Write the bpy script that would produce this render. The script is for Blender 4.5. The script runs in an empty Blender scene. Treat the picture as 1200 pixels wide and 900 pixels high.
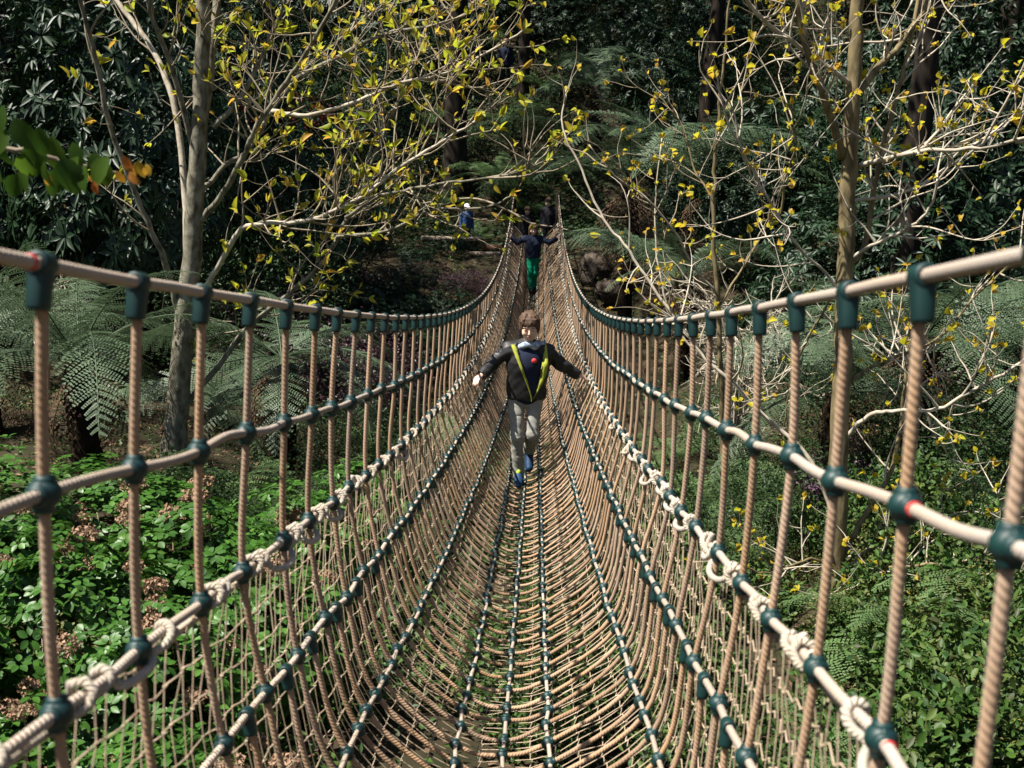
import bpy, math, random
import numpy as np
from mathutils import Vector, Matrix
C = bpy.context.scene
COL = C.collection
rng = np.random.default_rng(11)
random.seed(5)
PI = math.pi

# ------------------------------------------------------------------ camera
FPX, PITCH, YAW, ROLL = 1250.0, 0.2063, -0.0231, 0.0112
_c, _s = math.cos(YAW), math.sin(YAW)
R0 = np.array([_c, -_s, 0.0]); Y0 = np.array([_s, _c, 0.0]); ZZ = np.array([0, 0, 1.0])
FW = Y0 * math.cos(PITCH) - ZZ * math.sin(PITCH)
U0 = Y0 * math.sin(PITCH) + ZZ * math.cos(PITCH)
RI = R0 * math.cos(ROLL) + U0 * math.sin(ROLL)
UP = U0 * math.cos(ROLL) - R0 * math.sin(ROLL)
cam = bpy.data.cameras.new('camera')
cam.sensor_width = 36.0
cam.lens = 36.0 * FPX / 1200.0
cam.clip_start = 0.05
cam.clip_end = 1000
cam.dof.use_dof = True
cam.dof.focus_distance = 8.3
cam.dof.aperture_fstop = 5.0
camo = bpy.data.objects.new('camera', cam)
COL.objects.link(camo)
camo.matrix_world = Matrix(((RI[0], UP[0], -FW[0], 0), (RI[1], UP[1], -FW[1], 0), (RI[2], UP[2], -FW[2], 0), (0, 0, 0, 1)))
C.camera = camo

def at(px, py, y):
    """the point at forward distance y that the photograph shows at px, py (1200 x 900)"""
    d = FW + RI * ((px - 600) / FPX) - UP * ((py - 450) / FPX)
    return d * (y / d[1])

def proj(p):
    p = np.asarray(p, float)
    f = p @ FW
    return 600 + FPX * (p @ RI) / f, 450 - FPX * (p @ UP) / f

# ------------------------------------------------------------------ world, sun, exposure
SUN_AZ, SUN_EL = math.radians(-110), math.radians(60)
w = bpy.data.worlds.new('World'); C.world = w; w.use_nodes = True
nt = w.node_tree
bgn = nt.nodes['Background']
sky = nt.nodes.new('ShaderNodeTexSky'); sky.sky_type = 'NISHITA'; sky.sun_disc = False
sky.sun_elevation = SUN_EL; sky.sun_rotation = SUN_AZ
nt.links.new(sky.outputs[0], bgn.inputs[0]); bgn.inputs[1].default_value = 0.052
sl = bpy.data.lights.new('sun', 'SUN'); sl.energy = 5.0; sl.angle = math.radians(0.53); sl.color = (1.0, 0.95, 0.86)
so = bpy.data.objects.new('sun', sl); COL.objects.link(so)
SD = Vector((math.sin(SUN_AZ) * math.cos(SUN_EL), math.cos(SUN_AZ) * math.cos(SUN_EL), math.sin(SUN_EL)))
so.rotation_euler = (-SD).to_track_quat('-Z', 'Y').to_euler()
so.location = SD * 60
C.view_settings.view_transform = 'Standard'; C.view_settings.look = 'None'
C.view_settings.exposure = 1.28; C.view_settings.gamma = 1.0
try: C.view_settings.use_curve_mapping = False
except Exception: pass
C.render.engine = 'CYCLES'
C.cycles.max_bounces = 6; C.cycles.diffuse_bounces = 3; C.cycles.glossy_bounces = 2; C.cycles.transmission_bounces = 3
C.cycles.transparent_max_bounces = 4; C.cycles.use_denoising = True
C.cycles.caustics_reflective = False; C.cycles.caustics_refractive = False

# ------------------------------------------------------------------ materials
def newmat(name):
    m = bpy.data.materials.new(name); m.use_nodes = True
    n = m.node_tree.nodes; l = m.node_tree.links
    return m, n, l, n['Principled BSDF']

def N(n, t, **kw):
    x = n.new(t)
    for k, v in kw.items(): setattr(x, k, v)
    return x

def leafmat(name, cols, rough=0.45, trans=0.3, spec=0.4, tcol=None):
    m, n, l, b = newmat(name)
    geo = N(n, 'ShaderNodeNewGeometry'); oi = N(n, 'ShaderNodeObjectInfo')
    add = N(n, 'ShaderNodeMath', operation='ADD'); fr = N(n, 'ShaderNodeMath', operation='FRACT')
    l.new(geo.outputs['Random Per Island'], add.inputs[0]); l.new(oi.outputs['Random'], add.inputs[1]); l.new(add.outputs[0], fr.inputs[0])
    rp = N(n, 'ShaderNodeValToRGB')
    e = rp.color_ramp.elements
    while len(e) < len(cols): e.new(0.5)
    for i, c in enumerate(cols):
        e[i].position = i / max(1, len(cols) - 1); e[i].color = (*c, 1)
    l.new(fr.outputs[0], rp.inputs[0])
    tc = N(n, 'ShaderNodeTexCoord'); nz = N(n, 'ShaderNodeTexNoise'); nz.inputs['Scale'].default_value = 9
    l.new(tc.outputs['Object'], nz.inputs['Vector'])
    hs = N(n, 'ShaderNodeHueSaturation'); l.new(rp.outputs[0], hs.inputs['Color'])
    mr = N(n, 'ShaderNodeMapRange'); mr.inputs[3].default_value = 0.6; mr.inputs[4].default_value = 1.4
    l.new(nz.outputs[0], mr.inputs[0]); l.new(mr.outputs[0], hs.inputs['Value'])
    l.new(hs.outputs[0], b.inputs['Base Color'])
    b.inputs['Roughness'].default_value = rough
    b.inputs['Specular IOR Level'].default_value = spec
    if trans > 0:
        tr = N(n, 'ShaderNodeBsdfTranslucent'); mx = N(n, 'ShaderNodeMixShader'); mx.inputs[0].default_value = trans
        if tcol:
            mm = N(n, 'ShaderNodeMix', data_type='RGBA', blend_type='MULTIPLY'); mm.inputs[0].default_value = 1
            l.new(hs.outputs[0], mm.inputs[6]); mm.inputs[7].default_value = (*tcol, 1); l.new(mm.outputs[2], tr.inputs[0])
        else: l.new(hs.outputs[0], tr.inputs[0])
        out = n['Material Output']
        l.new(b.outputs[0], mx.inputs[1]); l.new(tr.outputs[0], mx.inputs[2]); l.new(mx.outputs[0], out.inputs[0])
    return m

def ropemat(name, ca, cb, pitch=0.045, dist=0.004, dirt=(0.1, 0.08, 0.06)):
    m, n, l, b = newmat(name)
    uv = N(n, 'ShaderNodeUVMap'); sx = N(n, 'ShaderNodeSeparateXYZ'); l.new(uv.outputs[0], sx.inputs[0])
    a = N(n, 'ShaderNodeMath', operation='MULTIPLY'); a.inputs[1].default_value = 3.0; l.new(sx.outputs[0], a.inputs[0])
    c = N(n, 'ShaderNodeMath', operation='MULTIPLY_ADD'); c.inputs[1].default_value = 3.0 / pitch; l.new(sx.outputs[1], c.inputs[0]); l.new(a.outputs[0], c.inputs[2])
    tw = N(n, 'ShaderNodeMath', operation='MULTIPLY'); tw.inputs[1].default_value = 2 * PI; l.new(c.outputs[0], tw.inputs[0])
    sn = N(n, 'ShaderNodeMath', operation='SINE'); l.new(tw.outputs[0], sn.inputs[0])
    tw2 = N(n, 'ShaderNodeMath', operation='MULTIPLY'); tw2.inputs[1].default_value = 4.0; l.new(tw.outputs[0], tw2.inputs[0])
    sn2 = N(n, 'ShaderNodeMath', operation='SINE'); l.new(tw2.outputs[0], sn2.inputs[0])
    sm = N(n, 'ShaderNodeMath', operation='MULTIPLY_ADD'); sm.inputs[1].default_value = 0.18; l.new(sn2.outputs[0], sm.inputs[0]); l.new(sn.outputs[0], sm.inputs[2])
    bp = N(n, 'ShaderNodeBump'); bp.inputs['Strength'].default_value = 0.9; bp.inputs['Distance'].default_value = dist
    l.new(sm.outputs[0], bp.inputs['Height']); l.new(bp.outputs[0], b.inputs['Normal'])
    tc = N(n, 'ShaderNodeTexCoord'); nz = N(n, 'ShaderNodeTexNoise'); nz.inputs['Scale'].default_value = 6; nz.inputs['Detail'].default_value = 6
    l.new(tc.outputs['Object'], nz.inputs['Vector'])
    nf = N(n, 'ShaderNodeTexNoise'); nf.inputs['Scale'].default_value = 300; l.new(tc.outputs['Object'], nf.inputs['Vector'])
    mx = N(n, 'ShaderNodeMix', data_type='RGBA'); mx.inputs[6].default_value = (*ca, 1); mx.inputs[7].default_value = (*cb, 1)
    l.new(nz.outputs[0], mx.inputs[0])
    m2 = N(n, 'ShaderNodeMix', data_type='RGBA'); m2.inputs[7].default_value = (*dirt, 1)
    mr = N(n, 'ShaderNodeMapRange'); mr.inputs[1].default_value = 0.5; mr.inputs[2].default_value = 0.8; mr.inputs[4].default_value = 0.45
    l.new(nf.outputs[0], mr.inputs[0]); l.new(mr.outputs[0], m2.inputs[0]); l.new(mx.outputs[2], m2.inputs[6])
    # each rope weathers differently: patches of grey grime and a tone of its own
    oi = N(n, 'ShaderNodeObjectInfo'); nw = N(n, 'ShaderNodeTexNoise'); nw.inputs['Scale'].default_value = 2.3; nw.inputs['Detail'].default_value = 4
    l.new(tc.outputs['Object'], nw.inputs['Vector'])
    hs = N(n, 'ShaderNodeHueSaturation'); l.new(m2.outputs[2], hs.inputs['Color'])
    mv = N(n, 'ShaderNodeMapRange'); mv.inputs[3].default_value = .78; mv.inputs[4].default_value = 1.16; l.new(oi.outputs['Random'], mv.inputs[0]); l.new(mv.outputs[0], hs.inputs['Value'])
    ms = N(n, 'ShaderNodeMapRange'); ms.inputs[1].default_value = .35; ms.inputs[2].default_value = .7; ms.inputs[3].default_value = 1.1; ms.inputs[4].default_value = .8; l.new(nw.outputs[0], ms.inputs[0]); l.new(ms.outputs[0], hs.inputs['Saturation'])
    l.new(hs.outputs[0], b.inputs['Base Color'])
    b.inputs['Roughness'].default_value = 0.85; b.inputs['Specular IOR Level'].default_value = 0.2
    b.inputs['Sheen Weight'].default_value = 0.15
    return m

def plain(name, ca, cb=None, rough=0.6, scale=12, bump=0.0, spec=0.4, stretch=(1, 1, 1), detail=5, lo=0.35, hi=0.65):
    m, n, l, b = newmat(name)
    cb = cb or ca
    tc = N(n, 'ShaderNodeTexCoord'); mp = N(n, 'ShaderNodeMapping'); mp.inputs['Scale'].default_value = stretch
    l.new(tc.outputs['Object'], mp.inputs[0])
    nz = N(n, 'ShaderNodeTexNoise'); nz.inputs['Scale'].default_value = scale; nz.inputs['Detail'].default_value = detail
    l.new(mp.outputs[0], nz.inputs['Vector'])
    mr = N(n, 'ShaderNodeMapRange'); mr.inputs[1].default_value = lo; mr.inputs[2].default_value = hi; l.new(nz.outputs[0], mr.inputs[0])
    mx = N(n, 'ShaderNodeMix', data_type='RGBA'); mx.inputs[6].default_value = (*ca, 1); mx.inputs[7].default_value = (*cb, 1)
    l.new(mr.outputs[0], mx.inputs[0]); l.new(mx.outputs[2], b.inputs['Base Color'])
    b.inputs['Roughness'].default_value = rough; b.inputs['Specular IOR Level'].default_value = spec
    if bump:
        bp = N(n, 'ShaderNodeBump'); bp.inputs['Strength'].default_value = 0.8; bp.inputs['Distance'].default_value = bump
        l.new(nz.outputs[0], bp.inputs['Height']); l.new(bp.outputs[0], b.inputs['Normal'])
    return m

M = {}
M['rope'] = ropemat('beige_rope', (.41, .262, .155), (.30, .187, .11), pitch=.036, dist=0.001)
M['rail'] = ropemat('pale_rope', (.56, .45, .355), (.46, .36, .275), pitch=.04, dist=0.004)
M['cord'] = ropemat('lashing_cord', (.66, .57, .45), (.54, .45, .34), pitch=0.03, dist=0.004)
M['net'] = plain('net_twine', (.50, .39, .28), (.38, .29, .20), 0.9, 30, spec=.15)
M['green'] = plain('green_plastic', (.0028, .029, .027), (.0018, .018, .019), 0.5, 30, spec=.45)
M['red'] = plain('red_tape', (.55, .03, .03), rough=.5)
M['soil'] = plain('leaf_litter', (.045, .032, .02), (.02, .022, .01), 0.95, 2.5, 0.05, .1)
M['soil2'] = plain('earth', (.10, .065, .045), (.045, .03, .022), 0.95, 9, 0.05, .1)
M['bark'] = plain('lichen_bark', (.22, .205, .155), (.06, .052, .035), .9, 16, 0.012, .15, (1, 1, .6), 7, .36, .68)
M['bark2'] = plain('tan_bark', (.21, .165, .085), (.085, .066, .034), .85, 22, 0.01, .2, (1, 1, .3), 6, .38, .66)
M['twig'] = plain('grey_twig', (.30, .25, .18), (.19, .15, .10), .8, 20, spec=.25)
M['palebark'] = plain('pale_branch', (.46, .41, .32), (.27, .225, .17), .8, 16, 0.004, .25)
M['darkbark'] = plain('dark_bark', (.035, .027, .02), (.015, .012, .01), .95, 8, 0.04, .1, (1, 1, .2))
M['fernbark'] = plain('fern_trunk_fibre', (.028, .019, .012), (.01, .008, .006), 1, 18, .03, .05, (1, 1, .4))
M['fern'] = leafmat('fern_green', [(.05, .085, .042), (.09, .13, .07), (.04, .07, .034)], .5, .25, .35)
M['fernlow'] = leafmat('fern_bright', [(.085, .15, .05), (.12, .19, .075), (.075, .13, .045)], .6, .3, .22)
M['fernold'] = leafmat('fern_brown', [(.12, .075, .045), (.085, .05, .03), (.15, .10, .06)], .8, .1, .2)
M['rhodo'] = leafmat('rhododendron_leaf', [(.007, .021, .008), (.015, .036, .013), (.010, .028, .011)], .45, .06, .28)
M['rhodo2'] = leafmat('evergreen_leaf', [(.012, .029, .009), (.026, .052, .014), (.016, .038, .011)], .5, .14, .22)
M['purple'] = leafmat('purple_leaf', [(.045, .018, .026), (.03, .015, .02), (.07, .03, .04)], .4, .15, .4)
M['olive'] = leafmat('olive_leaf', [(.08, .10, .025), (.12, .13, .03), (.10, .085, .03)], .5, .25, .3)
M['hydra'] = leafmat('hydrangea_leaf', [(.035, .105, .014), (.055, .145, .018), (.025, .075, .012), (.08, .18, .028)], .42, .28, .3)
M['flower'] = leafmat('dry_flower', [(.36, .235, .155), (.25, .15, .095), (.43, .30, .20)], .9, .2, .1)
M['yellow'] = leafmat('young_leaf', [(.42, .44, .03), (.50, .44, .035), (.28, .36, .025), (.55, .32, .05), (.40, .46, .05)], .5, .6, .3)
M['tulip'] = leafmat('tulip_leaf', [(.58, .48, .025), (.48, .46, .025), (.60, .36, .05), (.52, .50, .04)], .5, .6, .3)
M['lime'] = leafmat('ground_leaf', [(.028, .07, .014), (.055, .115, .018), (.02, .05, .015), (.09, .14, .03), (.045, .055, .02)], .5, .25, .25)
M['litter'] = leafmat('fallen_leaf', [(.16, .10, .06), (.10, .06, .04), (.22, .15, .09)], .9, .1, .1)
M['fore'] = leafmat('beech_leaf', [(.035, .085, .010), (.07, .13, .012), (.045, .10, .012)], .5, .6, .25)
M['foreo'] = leafmat('copper_leaf', [(.42, .16, .02), (.35, .24, .02), (.45, .12, .03)], .5, .5, .3)
M['redl'] = leafmat('red_leaf', [(.25, .02, .03), (.33, .03, .05), (.18, .02, .02)], .5, .3, .3)
M['mauve'] = leafmat('mauve_leaf', [(.10, .05, .085), (.15, .085, .13), (.06, .03, .05)], .45, .2, .4)
M['wood'] = plain('weathered_timber', (.48, .38, .29), (.32, .24, .18), .85, 8, .01, .2, (.3, 1, 1))
M['brown'] = plain('brown_timber', (.16, .075, .045), (.10, .05, .03), .85, 8, .01, .2)
M['stone'] = plain('dark_rock', (.10, .078, .062), (.035, .028, .023), .95, 9, .08, .1)
M['skin'] = plain('skin', (.70, .47, .36), (.62, .39, .29), .5, 25, spec=.4)
M['hairb'] = plain('brown_hair', (.11, .066, .04), (.055, .032, .021), .62, 60, .004, .25, (1, 1, .15))
M['hairl'] = plain('light_brown_hair', (.20, .115, .06), (.12, .065, .035), .62, 60, .004, .25, (1, 1, .15))
M['jacket'] = plain('black_jacket', (.010, .010, .011), (.018, .018, .019), .5, 30, .002, .4)
M['navy'] = plain('navy_jersey', (.010, .015, .034), (.016, .022, .045), .85, 80, .001, .2)
M['limefab'] = plain('lime_lining', (.36, .38, .05), (.29, .31, .04), .75, 60, .001, .2)
M['jeans'] = plain('grey_jeans', (.225, .22, .19), (.31, .305, .27), .9, 9, .002, .15, (1, 1, .5))
M['shoe'] = plain('blue_trainer', (.005, .025, .07), (.008, .04, .10), .6, 20, spec=.3)
M['shoe2'] = plain('lime_trainer', (.35, .5, .04), rough=.6)
M['white'] = plain('white_cloth', (.75, .75, .74), rough=.8)
M['scarf'] = plain('blue_grey_scarf', (.14, .20, .30), (.45, .48, .5), .9, 45, .001, .2)
M['eye'] = plain('eye_dark', (.02, .015, .012), rough=.2)
M['lip'] = plain('lip', (.38, .15, .13), rough=.5)
M['badge'] = plain('red_badge', (.65, .045, .05), rough=.4)
M['emerald'] = plain('emerald_cloth', (.0, .20, .10), (.0, .15, .08), .85, 10, .002, .2)
M['black'] = plain('black_cloth', (.01, .01, .013), (.016, .016, .02), .9, 15, .002, .2)
M['blue'] = plain('blue_jacket', (.025, .07, .18), (.015, .04, .11), .7, 15, .003, .3)
M['orange'] = plain('orange_cloth', (.55, .18, .02), rough=.8)

# ------------------------------------------------------------------ object helpers
def mesh_arrays(name, V, Fs, mat=None, uvs=None, smooth=False):
    me = bpy.data.meshes.new(name)
    V = np.ascontiguousarray(V, dtype=np.float32)
    me.vertices.add(len(V)); me.vertices.foreach_set('co', V.ravel())
    loops = np.concatenate([np.asarray(F, np.int32).ravel() for F in Fs if len(F)])
    tot = np.concatenate([np.full(len(F), np.asarray(F).shape[1], np.int32) for F in Fs if len(F)])
    st = np.concatenate([[0], np.cumsum(tot)[:-1]]).astype(np.int32)
    me.loops.add(len(loops)); me.loops.foreach_set('vertex_index', loops)
    me.polygons.add(len(tot)); me.polygons.foreach_set('loop_start', st)
    if uvs is not None:
        ul = me.uv_layers.new(name='UVMap')
        ul.data.foreach_set('uv', np.ascontiguousarray(uvs, np.float32).ravel())
    me.update(calc_edges=True)
    if smooth: me.polygons.foreach_set('use_smooth', np.ones(len(tot), bool))
    if mat: me.materials.append(mat)
    return me

def link(name, me, parent=None, mw=None, **props):
    o = bpy.data.objects.new(name, me); COL.objects.link(o)
    if parent is not None: o.parent = parent
    if mw is not None: o.matrix_local = mw
    for k, v in props.items(): o[k] = v
    return o

def thing(name, label, cat, loc=(0, 0, 0), rz=0.0, group=None):
    o = bpy.data.objects.new(name, None); COL.objects.link(o)
    o.location = Vector(tuple(float(v) for v in loc)); o.rotation_euler = (0, 0, rz); o.empty_display_size = .1
    o['label'] = label; o['category'] = cat
    if group: o['group'] = group
    return o

def copy_tree(o, loc, rz=0.0, scale=None, label=None):
    c = o.copy(); COL.objects.link(c)
    c.location = Vector(tuple(float(v) for v in loc)); c.rotation_euler = (0, 0, rz)
    if scale is not None: c.scale = scale
    if label: c['label'] = label
    for ch in o.children:
        d = ch.copy(); COL.objects.link(d); d.parent = c
        for g in ch.children:
            e = g.copy(); COL.objects.link(e); e.parent = d
    return c

class MB:
    """collects vertex / face arrays, built as one mesh"""
    def __init__(self): self.V = []; self.F3 = []; self.F4 = []; self.U3 = []; self.U4 = []; self.n = 0
    def add(self, V, F, uv=None):
        F = np.asarray(F, int)
        if len(F) == 0: return
        self.V.append(np.asarray(V, float))
        k = F.shape[1]
        (self.F3 if k == 3 else self.F4).append(F + self.n)
        u = np.zeros((F.size, 2)) if uv is None else uv
        (self.U3 if k == 3 else self.U4).append(u)
        self.n += len(V)
    def mesh(self, name, mat, smooth=True, uv=True):
        Fs, us = [], []
        if self.F3: Fs.append(np.concatenate(self.F3)); us.append(np.concatenate(self.U3))
        if self.F4: Fs.append(np.concatenate(self.F4)); us.append(np.concatenate(self.U4))
        return mesh_arrays(name, np.concatenate(self.V), Fs, mat, np.concatenate(us) if uv else None, smooth)

def cr(pts, sub):
    """Catmull-Rom through pts"""
    P = np.asarray(pts, float)
    P = np.vstack([2 * P[0] - P[1], P, 2 * P[-1] - P[-2]])
    t = np.linspace(0, 1, sub, endpoint=False)[:, None]
    out = []
    for i in range(1, len(P) - 2):
        a, b, c, d = P[i - 1], P[i], P[i + 1], P[i + 2]
        out.append(.5 * (2 * b + (c - a) * t + (2 * a - 5 * b + 4 * c - d) * t * t + (3 * b - a - 3 * c + d) * t ** 3))
    out.append(P[-2][None])
    return np.vstack(out)

def frames(P):
    T = np.gradient(P, axis=0); T /= np.linalg.norm(T, axis=1)[:, None] + 1e-12
    n0 = np.cross(T[0], [0.31, 0.17, 0.93]); n0 /= np.linalg.norm(n0)
    Ns = [n0]
    for i in range(1, len(P)):
        v = Ns[-1] - T[i] * (Ns[-1] @ T[i]); Ns.append(v / (np.linalg.norm(v) + 1e-12))
    Ns = np.array(Ns)
    return T, Ns, np.cross(T, Ns)

def tube(P, r, sides=8, cap=True, wob=0.0):
    P = np.asarray(P, float); n = len(P)
    r = np.broadcast_to(np.asarray(r, float), (n,))
    T, A, B = frames(P)
    th = np.arange(sides) * 2 * PI / sides
    rr = r[:, None] * np.ones(sides)
    if wob: rr = rr * (1 + wob * rng.standard_normal((n, sides)))
    V = P[:, None] + rr[..., None] * (np.cos(th)[None, :, None] * A[:, None] + np.sin(th)[None, :, None] * B[:, None])
    L = np.concatenate([[0], np.cumsum(np.linalg.norm(np.diff(P, axis=0), axis=1))])
    i = np.arange(n - 1)[:, None]; j = np.arange(sides)[None, :]; j2 = (j + 1) % sides
    F = np.stack([i * sides + j, i * sides + j2, (i + 1) * sides + j2, (i + 1) * sides + j], -1).reshape(-1, 4)
    u0 = j / sides + 0 * i; u1 = (j + 1) / sides + 0 * i
    v0 = L[:-1][:, None] + 0 * j; v1 = L[1:][:, None] + 0 * j
    uv = np.stack([np.stack([u0, v0], -1), np.stack([u1, v0], -1), np.stack([u1, v1], -1), np.stack([u0, v1], -1)], 2).reshape(-1, 2)
    V = V.reshape(-1, 3)
    if cap:
        V = np.vstack([V, P[0], P[-1]])
        k = n * sides
        jj = np.arange(sides); j3 = (jj + 1) % sides
        c0 = np.stack([np.full(sides, k), j3, jj, jj], -1); c1 = np.stack([np.full(sides, k + 1), (n - 1) * sides + jj, (n - 1) * sides + j3, (n - 1) * sides + j3], -1)
        # caps as degenerate-free quads are avoided: use triangle list
        return V, F, uv, np.vstack([c0[:, :3], c1[:, :3]])
    return V, F, uv, np.zeros((0, 3), int)

def add_tube(mb, P, r, sides=8, cap=True, wob=0.0):
    V, F, uv, T = tube(P, r, sides, cap, wob)
    n0 = mb.n
    mb.add(V, F, uv)
    if len(T): mb.F3.append(T + n0); mb.U3.append(np.zeros((T.size, 2)))

def tube_mesh(name, P, r, mat, sides=8, wob=0.0):
    mb = MB(); add_tube(mb, P, r, sides, True, wob); return mb.mesh(name, mat)

def lathe(prof, sides=12, M4=None):
    """prof: (r, z) pairs along the z axis"""
    prof = np.asarray(prof, float); n = len(prof)
    th = np.arange(sides) * 2 * PI / sides
    V = np.stack([prof[:, 0][:, None] * np.cos(th), prof[:, 0][:, None] * np.sin(th), np.repeat(prof[:, 1][:, None], sides, 1)], -1).reshape(-1, 3)
    i = np.arange(n - 1)[:, None]; j = np.arange(sides)[None, :]; j2 = (j + 1) % sides
    F = np.stack([i * sides + j, i * sides + j2, (i + 1) * sides + j2, (i + 1) * sides + j], -1).reshape(-1, 4)
    if M4 is not None:
        A = np.array(M4); V = V @ A[:3, :3].T + A[:3, 3]
    return V, F

def box(c, s, rz=0.0):
    c = np.asarray(c, float); s = np.asarray(s, float) / 2
    V = np.array([[x, y, z] for x in (-1, 1) for y in (-1, 1) for z in (-1, 1)], float) * s
    ca, sa = math.cos(rz), math.sin(rz)
    V = V @ np.array([[ca, sa, 0], [-sa, ca, 0], [0, 0, 1]]) + c
    F = [[0, 1, 3, 2], [4, 6, 7, 5], [0, 4, 5, 1], [2, 3, 7, 6], [0, 2, 6, 4], [1, 5, 7, 3]]
    return V, F

def unit(v):
    v = np.asarray(v, float); return v / (np.linalg.norm(v, axis=-1, keepdims=True) + 1e-12)

def leafset(pos, axis, nor, ln, wd, fold=0.25, kind='diamond', droop=0.0):
    """many leaves as arrays: pos base, axis towards the tip, nor the upper face"""
    pos = np.asarray(pos, float); n = len(pos)
    axis = unit(axis); side = unit(np.cross(axis, nor)); up = np.cross(side, axis)
    ln = np.broadcast_to(np.asarray(ln, float), (n,))[:, None]; wd = np.broadcast_to(np.asarray(wd, float), (n,))[:, None]
    def pt(t, s, h): return pos + axis * ln * t + side * wd * s + up * (wd * h - ln * droop * t * t)
    if kind == 'diamond':
        V = np.stack([pt(0, 0, 0), pt(.45, .5, fold), pt(1, 0, 0), pt(.45, -.5, fold)], 1).reshape(-1, 3)
        b = np.arange(n)[:, None] * 4
        return V, np.concatenate([b + [0, 1, 2], b + [0, 2, 3]])
    V = np.stack([pt(0, 0, 0), pt(.4, 0, 0), pt(.75, 0, 0), pt(1, 0, 0), pt(.22, .36, fold * .7), pt(.5, .5, fold), pt(.8, .3, fold * .6),
                  pt(.22, -.36, fold * .7), pt(.5, -.5, fold), pt(.8, -.3, fold * .6)], 1).reshape(-1, 3)
    b = np.arange(n)[:, None] * 10
    tri = [[0, 1, 4], [4, 1, 5], [1, 2, 5], [5, 2, 6], [2, 3, 6], [0, 7, 1], [7, 8, 1], [1, 8, 2], [8, 9, 2], [2, 9, 3]]
    return V, np.concatenate([b + t for t in tri])

def rdir(n, g=rng):
    v = g.standard_normal((n, 3)); return unit(v)

# ------------------------------------------------------------------ bridge geometry (fitted to the photograph)
BP = [1249.9564, 0.2063, -0.0231, 0.0112, -0.1142, 1.3962, 1.3987, 3.4933, -0.1213, 5.6558, -0.1292, 2.905, 0.5894, 0.6011, 0.6031, 0.5943, 0.5367, 0.1871, 0.3233, 0.6682, 0.9999, 1.3832, 1.6437, 1.6965, -0.1276, 0.1173, -0.0803, 0.0354, 0.0294, 0.0206, 0.0095, 0.0032, 0.0, 0.0, -0.0018, 0.0038, -0.0037, 0.0, 0.0197, -0.0026, -0.002, -0.0068, -0.5829, -1.1046, -0.7151]
LB = 29.7
def rail_z(y):
    u = y / LB
    return -(BP[8] + BP[9] * u * (1 - u) + BP[10] * u * (1 - u) * (u - .5) + BP[11] * (u * (1 - u)) ** 2)
def knot(k, y):
    """k = -6..6: -6 the left handrail ... 0 the middle deck rope ... 6 the right handrail"""
    s = (k > 0) - (k < 0); i = 7 - abs(k); u = y / LB
    w_ = BP[12 + i - 1] if i < 7 else 0.0
    dz = 0.0 if i == 1 else BP[18 + i - 2]
    w_ *= 1 - BP[25] * u + BP[26] * 4 * u * (1 - u)
    if i in (4, 5, 6): w_ *= max(.42, 1 + BP[42 + i - 4] * u)
    if i < 5: w_ += s * BP[28 + i - 1]
    if 1 < i < 5: dz += s * BP[34 + i - 2]
    if i in (5, 6): w_ += s * BP[38 + i - 5]; dz += s * BP[40 + i - 5]
    z = rail_z(y) - dz * (1 + BP[24] * 4 * u * (1 - u))
    return np.array([BP[4] + s * w_ + BP[27] * 4 * u * (1 - u), y, z])

# ------------------------------------------------------------------ terrain
def ground_z(x, y):
    x = np.asarray(x, float); y = np.asarray(y, float)
    def ss(a, b, t):
        q = np.clip((t - a) / (b - a), 0, 1); return q * q * (3 - 2 * q)
    z = -1.75 - 1.75 * ss(0.4, 4.5, y) - .5 * ss(5, 11, y) + 1.9 * ss(17, 25, y)
    z = z + np.maximum(0, y - 29.0) * .6
    z = z + .85 * ss(1.2, 3.6, np.abs(x)) * (1 - ss(20, 26, y)) * ss(1, 5, y)
    z = z + .42 * np.maximum(0, np.abs(x) - 6.5)
    z = z + .10 * np.sin(1.3 * x + .7 * y) + .08 * np.sin(2.1 * y - 1.1 * x + 1)
    return np.minimum(z, 28)

# ------------------------------------------------------------------ ground
def build_ground():
    xs = np.concatenate([np.linspace(-150, -16, 18), np.linspace(-15, 15, 101), np.linspace(16, 150, 18)])
    ys = np.concatenate([np.linspace(-120, -6, 14), np.linspace(-5, 45, 126), np.linspace(48, 160, 16)])
    X, Y = np.meshgrid(xs, ys); Z = ground_z(X, Y)
    V = np.stack([X, Y, Z], -1).reshape(-1, 3); nx = len(xs)
    i = np.arange(len(ys) - 1)[:, None]; j = np.arange(nx - 1)[None, :]
    F = np.stack([i * nx + j, i * nx + j + 1, (i + 1) * nx + j + 1, (i + 1) * nx + j], -1).reshape(-1, 4)
    link('ground', mesh_arrays('ground', V, [F], M['soil'], smooth=True), kind='structure')
build_ground()

# ------------------------------------------------------------------ rope bridge
NROW0, NROW1 = -10, 142
ROWS = np.arange(NROW0, NROW1 + 1)
def row_y(n): return 1.397 + .1625 * n
G = {}
for n_ in ROWS:
    jy = rng.normal(0, .006)
    for k_ in range(-6, 7):
        p = knot(k_, row_y(n_))
        far = 1.0 if abs(k_) < 6 else .2
        G[n_, k_] = p + np.array([rng.normal(0, .0035) * far, jy * far + rng.normal(0, .006) * far, rng.normal(0, .0035) * far])

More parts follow.
